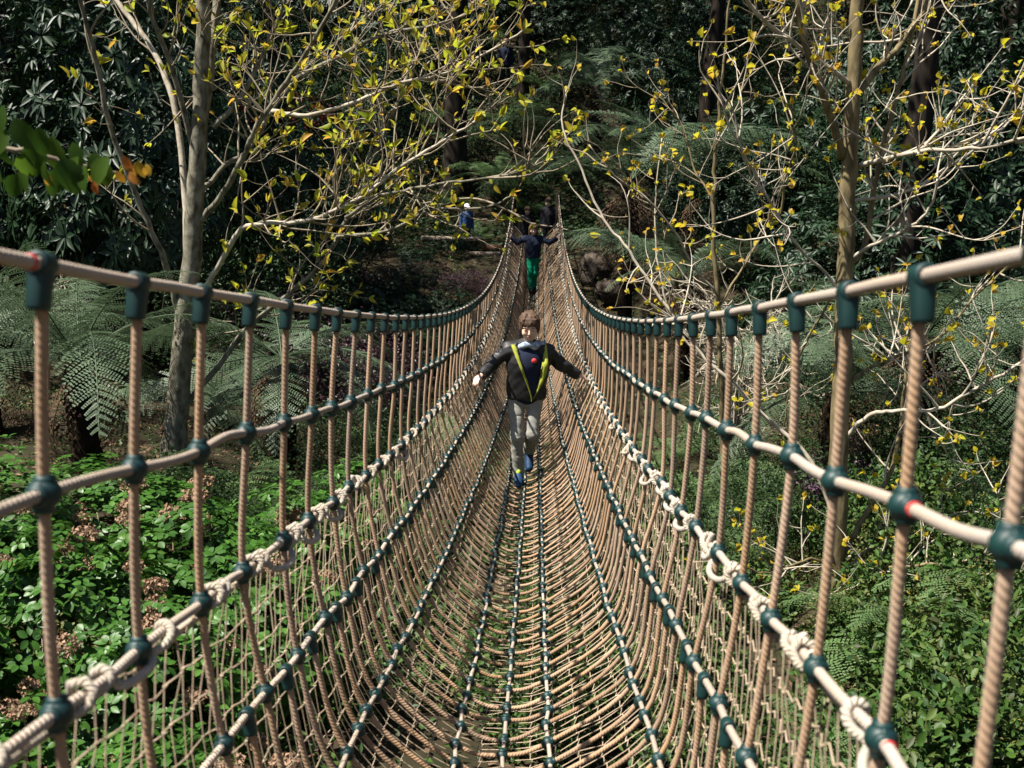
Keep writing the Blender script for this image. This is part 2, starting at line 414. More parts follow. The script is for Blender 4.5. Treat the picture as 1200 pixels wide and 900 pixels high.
bridge = thing('rope_bridge', 'beige rope net footbridge with dark green connectors sagging across the wooded valley', 'rope bridge', (BP[4], 0, -1.6))
BO = np.array([BP[4], 0, -1.6])
NAMES = {6: 'handrail_rope', 5: 'side_rope', 4: 'lashed_rope', 3: 'edge_rope', 2: 'deck_rope', 1: 'deck_rope', 0: 'deck_rope'}
for k_ in range(-6, 7):
    pts = np.array([G[n_, k_] for n_ in ROWS]) - BO
    rad = {6: .0098, 5: .0094, 4: .0095, 3: .0090}.get(abs(k_), .0078)
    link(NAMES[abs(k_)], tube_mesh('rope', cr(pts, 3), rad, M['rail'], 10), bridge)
def cross_path(n_):
    ks = range(-6, 7) if n_ % 2 == 0 else range(-3, 4)
    return cr(np.array([G[n_, k_] for k_ in ks]) - BO, 6 if n_ < 70 else 4)
for n_ in ROWS:
    P = cross_path(n_)
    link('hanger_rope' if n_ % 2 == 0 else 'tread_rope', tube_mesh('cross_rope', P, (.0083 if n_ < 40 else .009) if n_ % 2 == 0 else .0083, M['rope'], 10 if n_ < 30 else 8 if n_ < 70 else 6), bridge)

def connector_mesh(seg, name):
    mb = MB()
    # squashed ball with a collar on each of the two ropes
    ph = np.linspace(-PI / 2, PI / 2, max(6, seg // 2 + 2))
    V, F = lathe([(max(1e-4, .0235 * math.cos(a)), .0225 * math.sin(a)) for a in ph], seg)
    mb.add(V, F)
    prof = [(.0001, -.0255), (.0128, -.0255), (.0150, -.022), (.0165, 0), (.0150, .022), (.0128, .0255), (.0001, .0255)]
    for Mx in (Matrix.Identity(4), Matrix.Rotation(PI / 2, 4, 'X')):
        V, F = lathe(prof, seg, Mx); mb.add(V, F)
    # seam ring where the two halves are clipped
    V, F = lathe([(.0228, -.002), (.0243, -.0014), (.0243, .0014), (.0228, .002)], seg, Matrix.Rotation(PI / 2, 4, 'Y')); mb.add(V, F)
    return mb.mesh(name, M['green'])
def cap_mesh(seg, name, L=.064):
    mb = MB()
    # sleeve round the rail (local y) and a flattened skirt that takes the hanging rope (local -z)
    V, F = lathe([(.0128, -.0195), (.0165, -.0195), (.0182, -.016), (.0182, .016), (.0165, .0195), (.0128, .0195)], seg, Matrix.Rotation(PI / 2, 4, 'X')); mb.add(V, F)
    th = np.arange(seg) * 2 * PI / seg
    rings = []
    for z, a, b in ((.002, .0176, .0185), (-.012, .0178, .0190), (-.03, .0166, .0182), (-L + .006, .0160, .0176), (-L, .0150, .0165), (-L - .0005, .0108, .0108)):
        e = .72
        cx, sx_ = np.cos(th), np.sin(th)
        rings.append(np.stack([a * np.sign(cx) * abs(cx) ** e, b * np.sign(sx_) * abs(sx_) ** e, 0 * th + z], -1))
    V = np.vstack(rings); nr = len(rings)
    i = np.arange(nr - 1)[:, None]; j = np.arange(seg)[None, :]; j2 = (j + 1) % seg
    F = np.stack([i * seg + j, (i + 1) * seg + j, (i + 1) * seg + j2, i * seg + j2], -1).reshape(-1, 4)
    mb.add(V, F)
    for i in range(len(mb.V)): mb.V[i] = mb.V[i] * np.array([.93, .93, .95])
    return mb.mesh(name, M['green'])
BALL, BALL_LOW = connector_mesh(16, 'cross_connector'), connector_mesh(8, 'cross_connector')
CAP, CAP_LOW = cap_mesh(16, 'rail_cap'), cap_mesh(10, 'rail_cap')
TEE, TEE_LOW = cap_mesh(16, 'tee_connector', .05), cap_mesh(10, 'tee_connector', .05)

def knot_frame(n_, k_, down):
    """local y along the long rope, local -z along `down`"""
    a, b = G[max(NROW0, n_ - 1), k_], G[min(NROW1, n_ + 1), k_]
    Yv = unit(b - a); D = unit(down); D = unit(D - Yv * (D @ Yv)); Zv = -D; Xv = np.cross(Yv, Zv)
    p = G[n_, k_] - BO
    return Matrix(((Xv[0], Yv[0], Zv[0], p[0]), (Xv[1], Yv[1], Zv[1], p[1]), (Xv[2], Yv[2], Zv[2], p[2]), (0, 0, 0, 1)))
balls = []
for n_ in ROWS:
    full = n_ % 2 == 0
    if full:
        for k_ in (-6, 6):
            d_ = G[n_, k_ - (1 if k_ > 0 else -1)] - G[n_, k_]
            link('rail_cap', CAP if n_ < 24 else CAP_LOW, bridge, knot_frame(n_, k_, d_))
    else:
        for k_ in (-3, 3):
            d_ = G[n_, k_ - (1 if k_ > 0 else -1)] - G[n_, k_]
            link('tee_connector', TEE if n_ < 24 else TEE_LOW, bridge, knot_frame(n_, k_, d_))
    for k_ in (range(-5, 6) if full else range(-2, 3)):
        d_ = (G[n_, k_ - 1] - G[n_, k_ + 1]) if k_ > 0 else (G[n_, k_ + 1] - G[n_, k_ - 1]) if k_ < 0 else np.array([0, 0, -1.0])
        px, py = proj(G[n_, k_]); vis = n_ >= -1 and -40 < px < 1240 and py < 940
        Mx = knot_frame(n_, k_, d_) @ Matrix.Rotation(rng.uniform(-.15, .15), 4, 'Z') @ Matrix.Scale(rng.uniform(.92, 1.06) * (1.0 if abs(k_) > 2 else .92), 4)
        balls.append((0 if vis else 1, row_y(n_), Mx))
balls.sort(key=lambda t: (t[0], t[1]))
for i, (_, yy, Mx) in enumerate(balls[:300]):
    link('cross_connector', BALL, bridge, Mx)
mb = MB()
lowV = np.array([v.co[:] for v in BALL_LOW.vertices]); lowF = [tuple(p_.vertices) for p_ in BALL_LOW.polygons]
for _, yy, Mx in balls[300:]:
    A = np.array(Mx); mb.add(lowV @ A[:3, :3].T + A[:3, 3], lowF)
link('far_connectors', mb.mesh('far_connectors', M['green'], uv=False), bridge, kind='stuff')

# lashing cord hitched round the lashed ropes, drooping between the hitches
for k_ in (-4, 4):
    line = cr(np.array([G[n_, k_] for n_ in ROWS if n_ % 2 == 0]) - BO, 12)
    nseg = (len(line) - 1) // 12
    P = []
    for s_ in range(nseg):
        seg = line[s_ * 12:(s_ + 1) * 12 + 1]
        f1 = rng.uniform(.36, .6); turns = rng.choice([1, 2, 2]); ph = rng.uniform(-.5, .5); droop = rng.uniform(.015, .045)
        sgn = 1 if k_ < 0 else -1
        T_ = unit(seg[-1] - seg[0]); A_ = unit(np.cross(T_, [0, 0, 1])); B_ = np.cross(A_, T_)
        m_ = 26
        for q in range(m_):
            t = q / m_
            if t < .5:
                tt = t / .5; a = -PI / 2 + 2 * PI * turns * tt; r_ = .0185 + .005 * math.sin(7 * tt + ph)
                tpos = .12 + f1 * tt + .05 * math.sin(2 * PI * tt * turns + ph)
            else:
                tt = (t - .5) / .5; a = -PI / 2 + .55 * math.sin(PI * tt) * (1 if ph > 0 else -1); r_ = .018 + droop * math.sin(PI * tt) ** 1.2
                tpos = .12 + f1 + (1.0 - f1) * tt - .10 * math.sin(2 * PI * tt)
            base = seg[0] + (seg[-1] - seg[0]) * tpos
            P.append(base + r_ * (math.cos(a) * A_ * sgn + math.sin(a) * B_))
    link('lashing_cord', tube_mesh('lashing_cord', np.array(P), .0085, M['cord'], 8), bridge)
    # loose loops and tails near the hitches
    for n_ in range(0, 80, 2):
        if rng.random() < .25:
            p0 = G[n_, k_] - BO; s1 = rng.uniform(.025, .05); hh = rng.uniform(.008, .03); sd = rng.uniform(-.03, .03)
            loop = cr([p0 + [0, .03, .016], p0 + [sd, .03 + s1 * .2, -.02 - hh * .3], p0 + [sd * 1.4, .03 + s1 * .8, -.022 - hh], p0 + [sd, .03 + s1 * 1.5, -.02 - hh * .4], p0 + [0, .03 + s1 * 1.7, .017]], 5)
            link('cord_loop', tube_mesh('cord_loop', loop, .0082, M['cord'], 7), bridge)

# red tape marking a few splices
for n_, k_, off in ((0, -6, -.034), (0, 5, -.036), (0, 4, -.036)):
    V, F = lathe([(.0098, -.003), (.0112, -.003), (.0112, .003), (.0098, .003)], 14, Matrix.Rotation(PI / 2, 4, 'X'))
    mb = MB(); mb.add(V, F)
    Mx = knot_frame(n_, k_, np.array([0, 0, -1.0])) @ Matrix.Translation((0, off, 0))
    link('tape_band', mb.mesh('tape_band', M['red'], uv=False), bridge, Mx)

# fine safety net slung from the lashed ropes under the deck
def net_profile(y):
    a = [knot(k_, y) for k_ in (-4, -3, -2, -1, 0, 1, 2, 3, 4)]
    out = [(-.012, -.02), (-.055, -.05), (-.05, -.10), (-.02, -.10), (0, -.085), (.02, -.10), (.05, -.10), (.055, -.05), (.012, -.02)]
    return np.array([p + np.array([o[0], 0, o[1]]) for p, o in zip(a, out)])
def build_net():
    ncr = 28; ny = int((row_y(NROW1) - row_y(NROW0)) / .054)
    ys = row_y(NROW0) + .054 * np.arange(ny)
    Grid = np.zeros((ny, ncr + 1, 3))
    for i, y in enumerate(ys):
        pr = cr(net_profile(y), 6); L = np.concatenate([[0], np.cumsum(np.linalg.norm(np.diff(pr, axis=0), axis=1))])
        t = np.linspace(0, L[-1], ncr + 1)
        Grid[i] = np.stack([np.interp(t, L, pr[:, c]) for c in range(3)], -1)
    sag = .02 * np.sin(ys * 1.9) + .015 * np.sin(ys * 3.7 + 1)
    wt = np.sin(np.linspace(0, PI, ncr + 1)) ** .5
    Grid[:, :, 2] += sag[:, None] * wt - .01
    Grid += rng.normal(0, .0045, Grid.shape)
    mb = MB()
    def strips(A, r):
        n_, m_ = A.shape[:2]
        T = np.gradient(A, axis=1); T = unit(T)
        Nn = unit(np.cross(T, [0.1, 0.2, 1.0])); B = np.cross(T, Nn)
        th = np.arange(3) * 2 * PI / 3 + .5
        V = A[:, :, None] + r * (np.cos(th)[None, None, :, None] * Nn[:, :, None] + np.sin(th)[None, None, :, None] * B[:, :, None])
        a = np.arange(n_)[:, None, None]; i = np.arange(m_ - 1)[None, :, None]; j = np.arange(3)[None, None, :]; j2 = (j + 1) % 3
        f = lambda ii, jj: (a * m_ + ii) * 3 + jj
        F = np.stack([f(i, j), f(i, j2), f(i + 1, j2), f(i + 1, j)], -1).reshape(-1, 4)
        mb.add(V.reshape(-1, 3), F)
    strips(Grid, .0017)
    L2 = np.repeat(Grid.transpose(1, 0, 2), 2, axis=1)   # long strands kink at every knot
    L2[:, 0::2] += np.array([0, -.004, 0]); L2[:, 1::2] += np.array([0, .004, 0])
    L2[:, 0::2] += rng.normal(0, .0015, L2[:, 0::2].shape)
    side = np.array([.005, 0, .004]); L2[:, 0::2] += side; L2[:, 1::2] -= side
    strips(L2, .0022)
    V = np.concatenate(mb.V) - BO
    link('safety_net', mesh_arrays('safety_net', V, [np.concatenate(mb.F4)], M['net']), bridge, kind='stuff')
build_net()

# landing at the far end: two posts and a plank step
yE = row_y(NROW1)
for k_ in (-6, 6):
    p = knot(k_, yE)
    mb = MB(); add_tube(mb, cr([[p[0], yE + .12, -2.9], [p[0], yE + .12, -1.6], [p[0], yE + .12, p[2] + .06]], 4), .085, 12, True, .02)
    V = np.concatenate(mb.V) - BO
    link('end_post', tube_mesh('end_post', cr(np.array([[p[0], yE + .12, -2.9], [p[0], yE + .12, -1.6], [p[0], yE + .12, p[2] + .06]]) - BO, 4), .06, M['darkbark'], 12, .02), bridge)
for i in range(5):
    V, F = box((BP[4], yE + .16 + .2 * i, -2.36 + .004 * (i % 2)), (1.3, .185, .06)); mb = MB(); mb.add(V - BO, F)
    link('plank', mb.mesh('plank', M['brown'], smooth=False, uv=False), bridge)

# ------------------------------------------------------------------ vegetation builders
def shrub_mesh(name, R, nclump, nleaf, ln, wd, mat, seed, mode='whorl', zs=1.0, kind='diamond', fold=.25):
    """a crown of leaf clumps spread through an uneven volume"""
    g = np.random.default_rng(seed)
    d = rdir(nclump, g); d[:, 2] = np.abs(d[:, 2]) * 1.1 - .35; d = unit(d)
    lobes = rdir(7, g); lobes[:, 2] = np.abs(lobes[:, 2]); amp = g.uniform(.05, .35, 7)
    bump = sum(a * np.maximum(0, d @ l) ** 3 for a, l in zip(amp, lobes))
    rad = R * (.68 + bump) * g.uniform(.62, 1.0, nclump) ** .6
    cen = d * rad[:, None] * np.array([1, 1, zs])
    cen[:, 2] += R * zs * .75
    out = unit(d + np.array([0, 0, .55]) + .35 * g.standard_normal((nclump, 3)))
    if mode == 'whorl':
        k = nleaf
        A = unit(np.cross(out, rdir(nclump, g))); B = np.cross(out, A)
        ph = np.arange(k)[None, :] * 2 * PI / k + g.uniform(0, 6, (nclump, 1)) + g.normal(0, .25, (nclump, k))
        lift = g.uniform(-.35, .35, (nclump, 1)) + g.normal(0, .15, (nclump, k))
        ax = A[:, None] * np.cos(ph)[..., None] + B[:, None] * np.sin(ph)[..., None] + out[:, None] * lift[..., None]
        pos = cen[:, None] + ax * .012
        nor = np.repeat(out[:, None], k, 1)
        pos, ax, nor = pos.reshape(-1, 3), ax.reshape(-1, 3), nor.reshape(-1, 3)
        m = len(pos)
        V, F = leafset(pos, ax, nor, ln * g.uniform(.7, 1.2, m), wd * g.uniform(.8, 1.15, m), fold, kind, .12)
    else:
        k = nleaf; m = nclump * k
        spread = R * .13 if mode == 'clump' else R * .22
        pos = np.repeat(cen, k, 0) + g.standard_normal((m, 3)) * spread
        ax = unit(np.repeat(out, k, 0) * .5 + g.standard_normal((m, 3)) * .7 + [0, 0, -.1])
        nor = unit(np.array([0, 0, 1.0]) + .55 * g.standard_normal((m, 3)))
        V, F = leafset(pos, ax, nor, ln * g.uniform(.6, 1.25, m), wd * g.uniform(.7, 1.15, m), fold, kind, .1)
    return mesh_arrays(name, V, [F], mat)

def stems_mesh(name, R, zs, n, r0, mat, seed):
    g = np.random.default_rng(seed); mb = MB()
    for i in range(n):
        d = unit(np.array([g.normal(0, .55), g.normal(0, .55), 1.0]))
        L = R * zs * g.uniform(.8, 1.5)
        p = [np.array([g.normal(0, .08 * R), g.normal(0, .08 * R), -.35])]
        for q in range(5):
            p.append(p[-1] + d * L / 5 + g.normal(0, .05 * L, 3) * [1, 1, .3])
        pts = cr(p, 2); add_tube(mb, pts, np.linspace(r0, r0 * .3, len(pts)), 5)
    return mb.mesh(name, mat)

SHRUB = {}
def shrub_kind(key, label, cat, group, crown, stems, name):
    SHRUB[key] = dict(label=label, cat=cat, group=group, crown=crown, stems=stems, name=name, used=0)
def where(x, y):
    px = proj(np.array([x, y, 0.0]))[0]
    a = [(200, 'at the far left'), (420, 'behind the lichen covered tree'), (600, 'left of the bridge end'), (700, 'above the bridge end'), (900, 'between the bridge end and the tan tree'), (1060, 'behind the tan tree'), (9999, 'at the far right')]
    return next(t for v, t in a if px < v)
def spot(x, y):
    """where a low plant stands, told by the things round it"""
    dep = 'nearest the camera' if y < 4 else 'close to the camera' if y < 5.3 else 'in the middle distance' if y < 7.4 else 'beside the walking boy' if y < 10 else 'in the distance beyond the boy'
    px = proj(np.array([x, y, -3.2]))[0]
    if x < -.75: side = 'at the left edge' if px < 60 else 'left of the lichen covered trunk' if px < 205 else 'between the lichen covered trunk and bridge' if px < 400 else 'just outside the left net'
    elif x < .6: side = 'seen through the bridge floor'
    else: side = 'just outside the right net' if x < 1.3 else 'left of the tan trunk' if px < 970 else 'right of the tan trunk' if px < 1120 else 'at the right edge'
    return side + ', ' + dep
def put_shrub(key, x, y, sc=1.0, zsc=1.0, label=None, z=None, group=True):
    s = SHRUB[key]; v = s['used'] % len(s['crown']); s['used'] += 1
    gz = float(ground_z(x, y)) if z is None else z
    t = thing(s['name'], label or s['label'], s['cat'], (x, y, gz - .05), rng.uniform(0, 6.28), s['group'] if group else None)
    t.scale = (sc, sc, sc * zsc)
    link('crown', s['crown'][v], t); link('stems', s['stems'], t)
    return t

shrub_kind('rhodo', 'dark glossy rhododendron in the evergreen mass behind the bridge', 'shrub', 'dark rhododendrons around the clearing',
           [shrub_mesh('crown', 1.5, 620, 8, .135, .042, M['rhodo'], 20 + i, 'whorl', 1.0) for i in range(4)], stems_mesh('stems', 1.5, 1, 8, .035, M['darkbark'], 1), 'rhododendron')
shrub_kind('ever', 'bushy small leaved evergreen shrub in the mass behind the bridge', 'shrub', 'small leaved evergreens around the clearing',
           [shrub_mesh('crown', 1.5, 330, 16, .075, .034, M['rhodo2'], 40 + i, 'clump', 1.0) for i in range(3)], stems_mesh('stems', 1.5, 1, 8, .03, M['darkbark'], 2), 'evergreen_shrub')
shrub_kind('purple', 'dark purple leaved shrub behind the left handrail', 'shrub', 'purple leaved shrubs left of the bridge',
           [shrub_mesh('crown', 1.2, 260, 14, .07, .04, M['purple'], 60, 'clump', .9)], stems_mesh('stems', 1.2, 1, 7, .03, M['darkbark'], 3), 'purple_shrub')
shrub_kind('olive', 'yellow green small leaved low shrub beyond the ropes', 'shrub', 'yellow green low shrubs',
           [shrub_mesh('crown', .6, 170, 14, .042, .024, M['olive'], 70 + i, 'clump', .7) for i in range(2)], stems_mesh('stems', .6, 1, 9, .012, M['twig'], 4), 'low_shrub')
shrub_kind('lime', 'bright green leafy undergrowth plant on the valley floor', 'plant', 'leafy undergrowth plants',
           [shrub_mesh('crown', .42, 150, 9, .055, .03, M['lime'], 80 + i, 'clump', .8, 'oval') for i in range(3)], stems_mesh('stems', .42, 1, 8, .006, M['twig'], 5), 'undergrowth_plant')
shrub_kind('mauve', 'small mauve leaved plant behind the right tree trunk', 'plant', None,
           [shrub_mesh('crown', .42, 120, 8, .055, .04, M['mauve'], 90, 'clump', .7)], stems_mesh('stems', .4, 1, 6, .008, M['twig'], 6), 'mauve_plant')
shrub_kind('red', 'crimson leaved shrub on the slope above the bridge end', 'shrub', None,
           [shrub_mesh('crown', 1.0, 200, 12, .09, .05, M['redl'], 95, 'clump', .6)], stems_mesh('stems', 1.0, 1, 6, .02, M['darkbark'], 7), 'red_shrub')

KEEP = [(485, 225, 605, 310, 27.6), (560, 95, 622, 165, 36.2), (596, 225, 660, 350, 25.5), (545, 120, 625, 220, 30), (640, 165, 850, 240, 17)]
def blocked(c, r):
    px, py = proj(c); s = FPX / c[1]
    for x0, y0, x1, y1, d in KEEP:
        if c[1] - r < d and px + r * s > x0 and px - r * s < x1 and py + r * s > y0 and py - r * s < y1: return True
    return False
def auto_shrub(key, x, y, sc, zsc, R=1.5):
    gz = float(ground_z(x, y)); r = R * sc
    c = np.array([x, y, gz + .75 * r * zsc])
    if blocked(c, r * max(1, zsc) * .95): return
    px, py = proj(c); s = FPX / y * r * 1.3
    if px + s < -60 or px - s > 1260: return
    put_shrub(key, x, y, sc, zsc, ('dark glossy rhododendron ' if key == 'rhodo' else 'small leaved evergreen shrub ') + ('on the hillside ' if y > 28.5 else 'near the valley floor ') + where(x, y))
# evergreen mass: both flanks and the hill beyond
for y in np.arange(14.5, 27, 2.1):
    for x in np.arange(-15, 15.1, 2.2):
        xx, yy = x + rng.uniform(-.8, .8), y + rng.uniform(-.8, .8)
        if -3.2 < xx < 2.9 + (yy < 20) * .6: continue
        big = rng.uniform(1.1, 1.5) if abs(xx) > 5 else rng.uniform(.8, 1.15)
        auto_shrub('rhodo' if rng.random() < .72 else 'ever', xx, yy, big, rng.uniform(1.0, 1.7) if abs(xx) > 4.5 else 1.0)
for y in np.arange(29.2, 46, 2.4):
    for x in np.arange(-19, 19.1, 2.5):
        xx, yy = x + rng.uniform(-.9, .9), y + rng.uniform(-.9, .9)
        auto_shrub('rhodo' if rng.random() < .5 else 'ever', xx, yy, rng.uniform(.9, 1.35), rng.uniform(.9, 1.4))
for x, y in ((-2.6, 22.5), (-1.9, 23.6), (-3.1, 21.0), (-2.4, 20.2)):
    put_shrub('rhodo', x, y, .34, .6, 'low dark glossy shrub on the bank just below the timber ledge')
for px, py, y in ((420, 335, 20), (450, 330, 21), (480, 325, 22), (540, 330, 22), (400, 345, 19), (520, 345, 20.5), (550, 350, 20), (470, 350, 19.5), (430, 360, 18.5), (500, 365, 18.6), (545, 308, 24), (600, 335, 21.5)):
    x = at(px, py, y)[0]; put_shrub('rhodo' if px % 3 else 'purple', x, y, rng.uniform(.34, .46) if py > 328 else .27, .75, ('low purple shrub' if px % 3 == 0 else 'low dark glossy shrub') + ' on the bank ' + ('just below the timber ledge' if py < 328 else 'lower down, left of the far handrail'))
for px, y, sc in ((395, 13.5, .75), (440, 15, .7), (330, 14.5, .85)):
    p = at(px, 440, y); put_shrub('purple', p[0], y, sc, 1.0)
p = at(590, 112, 37.5); put_shrub('red', p[0], 37.5, 1.0, .8, z=p[2] - .6)
p = at(325, 118, 24); put_shrub('red', p[0], 24, 1.0, .8, 'crimson leaved shrub glimpsed behind the left tree', z=p[2] - .7)
p = at(1000, 560, 9.5); put_shrub('mauve', p[0], 9.5, 1.15, 1.0, z=p[2] - .3)

# ------------------------------------------------------------------ ferns
def frond_mesh(name, L, npin, plen, arch, mat, seed, npinn=9):
    g = np.random.default_rng(seed)
    # the rachis leaves the origin along +x, rises and arches over
    t = np.linspace(0, 1, 24)
    ang = np.linspace(math.radians(48), math.radians(48 - arch), 24)
    dx = np.cos(ang) * L / 23; dz = np.sin(ang) * L / 23
    rx = np.concatenate([[0], np.cumsum(dx[:-1])]); rz = np.concatenate([[0], np.cumsum(dz[:-1])])
    P = np.stack([rx, .04 * L * np.sin(t * 3) * g.choice([-1, 1]), rz], -1)
    mb = MB(); add_tube(mb, P, np.linspace(.009, .002, 24) * max(.5, L / 2), 4, False)
    T, _, _ = frames(P); side0 = np.array([0, 1.0, 0])
    pos, ax, nor, ln = [], [], [], []
    for s in (-1, 1):
        for q in range(npin):
            u = .10 + .9 * (q + .5 * (s > 0)) / npin
            i = u * 23; a = int(min(22, i)); f = i - a
            p = P[a] * (1 - f) + P[a + 1] * f; Tt = T[a]
            env = math.sin(PI * min(1, (u * .92 + .06)) ** .8) ** .75
            pl = plen * max(.06, env) * g.uniform(.72, 1.08)
            up = unit(np.cross(Tt, side0)) * -1
            if up[2] < 0: up = -up
            d = unit(side0 * s + Tt * (.35 + .35 * u) + up * g.normal(-.09, .13))
            m_ = max(3, int(npinn * (.35 + .65 * env)))
            for v in range(m_):
                w_ = (v + .5) / m_
                droop = -.22 * pl * w_ * w_
                c = p + d * pl * w_ + up * droop
                for s2 in (-1, 1):
                    e = unit(np.cross(up, d)) * s2
                    pos.append(c); ax.append(e + d * .45); nor.append(up + g.normal(0, .06, 3)); ln.append(pl * .125 * (1 - .7 * w_) + .008)
            pos.append(p + d * pl * .9 + up * -.2 * pl); ax.append(d); nor.append(up); ln.append(pl * .12)
    ln = np.array(ln)
    V, F = leafset(np.array(pos), np.array(ax), np.array(nor), ln, np.maximum(.006, plen * .9 / npinn * .8), .06, 'diamond', .05)
    mb.add(V, F)
    return mb.mesh(name, mat, smooth=False, uv=False)
FR = [frond_mesh('frond', 2.3, 32, .36, a, M['fern'], 100 + i, 13) for i, a in enumerate((82, 108, 62, 95))]
FRL = [frond_mesh('frond', .95, 24, .17, a, M['fernlow'], 120 + i, 10) for i, a in enumerate((70, 95))]
FRO = frond_mesh('dead_frond', 2.0, 20, .30, 150, M['fernold'], 131, 6)
def fern_trunk(h, seed):
    g = np.random.default_rng(seed)
    z = np.linspace(-.4, h, 14); P = np.stack([.05 * np.sin(z * 2 + seed), .05 * np.cos(z * 1.7), z], -1)
    mb = MB(); add_tube(mb, P, np.linspace(.16, .10, 14) * g.uniform(.92, 1.1, 14), 12, True, .09)
    m = int(120 * max(.6, h)); th = g.uniform(0, 6.28, m); zz = g.uniform(-.2, h, m)     # stumps of old leaf bases
    pos = np.stack([.12 * np.cos(th), .12 * np.sin(th), zz], -1); ax = np.stack([np.cos(th), np.sin(th), 0 * th + 1.2], -1)
    V, F = leafset(pos, ax, np.stack([np.cos(th), np.sin(th), 0 * th], -1), g.uniform(.07, .16, m), .03, .3); mb.add(V, F)
    return mb.mesh('trunk', M['fernbark'], smooth=False, uv=False)
def tree_fern(x, y, z, label, sc=1.0, n=15, dead=5, seed=0, grp='tree ferns beside the bridge'):
    g = np.random.default_rng(200 + seed)
    gz = float(ground_z(x, y)); h = max(.2, z - gz)
    t = thing('tree_fern', label, 'tree fern', (x, y, gz), 0, grp)
    link('trunk', fern_trunk(h, seed + 3), t)
    for i in range(n):
        a = 2 * PI * i / n + g.normal(0, .2); el = g.uniform(-.55, .35)
        Mx = Matrix.Translation((0, 0, h)) @ Matrix.Rotation(a, 4, 'Z') @ Matrix.Rotation(-el, 4, 'Y') @ Matrix.Rotation(g.normal(0, .28), 4, 'X') @ Matrix.Scale(sc * g.uniform(.75, 1.12), 4)
        link('frond', FR[int(g.integers(4))], t, Mx)
    for i in range(dead):
        a = 2 * PI * i / max(1, dead) + g.normal(0, .4)
        Mx = Matrix.Translation((0, 0, h - .08)) @ Matrix.Rotation(a, 4, 'Z') @ Matrix.Rotation(1.15 + g.uniform(0, .3), 4, 'Y') @ Matrix.Scale(sc * g.uniform(.7, 1.0), 4)
        link('dead_frond', FRO, t, Mx)
    return t
def ground_fern(x, y, label, sc=1.0, n=11, seed=0, z=None, grp='low ferns on the valley floor'):
    g = np.random.default_rng(300 + seed)
    t = thing('ground_fern', label, 'fern', (x, y, float(ground_z(x, y)) if z is None else z), 0, grp)
    for i in range(n):
        a = 2 * PI * i / n + g.normal(0, .2)
        Mx = Matrix.Rotation(a, 4, 'Z') @ Matrix.Rotation(-g.uniform(-.15, .4), 4, 'Y') @ Matrix.Rotation(g.normal(0, .15), 4, 'X') @ Matrix.Scale(sc * g.uniform(.8, 1.15), 4)
        link('frond', FRL[int(g.integers(2))], t, Mx)
    return t
TF = [(95, 425, 9.0, .95, 'tree fern with silvery arching fronds left of the lichen covered tree'),
      (-20, 395, 11.5, 1.0, 'tree fern at the far left edge behind the handrail'),
      (330, 420, 11.0, .9, 'tree fern with drooping fronds right of the lichen covered tree'),
      (255, 500, 12.5, .75, 'small tree fern low between the lichen covered trunk and the bridge'),
      (1085, 395, 9.5, .95, 'tree fern with pale fronds right of the tan trunk'),
      (985, 462, 9.4, .72, 'small tree fern with silvery drooping fronds behind the tan trunk'),
      (1215, 415, 11.0, .95, 'tree fern at the far right edge behind the ropes'),
      (740, 212, 20.5, 1.5, 'tall tree fern spreading over the bridge end with a brown skirt of dead fronds'),
      (830, 222, 22.5, 1.4, 'tall tree fern standing right of the one over the bridge end'),
      (805, 330, 17.0, 1.0, 'dark green tree fern below the tall ones right of the bridge'),
      (700, 100, 32.0, 1.2, 'tree fern high on the hillside above the bridge end')]
for i, (px, py, y, sc, lb) in enumerate(TF):
    p = at(px, py, y); tree_fern(p[0], p[1], p[2], lb, sc, 13, 7 if 'skirt' in lb else 4, i)
p = at(578, 205, 29.5); t = ground_fern(p[0], p[1], 'bright upright fern on the slope left of the bridge end', 1.9, 12, 50, p[2] - .2)
GF = [(240, 550, 8.9), (300, 540, 9.6), (345, 545, 10.2), (390, 545, 10.6), (425, 535, 10.4), (150, 545, 8.6), (270, 560, 8.2), (530, 470, 13.5), (500, 520, 12.5), (470, 560, 11.5), (560, 560, 12.0), (520, 600, 11), (850, 540, 11.5), (900, 575, 10.5), (800, 560, 12), (940, 600, 10),
      (870, 620, 9.5), (1040, 800, 5.4), (1140, 850, 4.6), (1090, 760, 6.4), (960, 860, 4.9), (1180, 740, 6.8), (800, 500, 13.5), (440, 470, 13), (840, 470, 14)]
for i, (px, py, y) in enumerate(GF):
    p = at(px, py, y); ground_fern(p[0], p[1], 'low bright fern ' + spot(p[0], y), rng.uniform(.9, 1.35), 11, i)

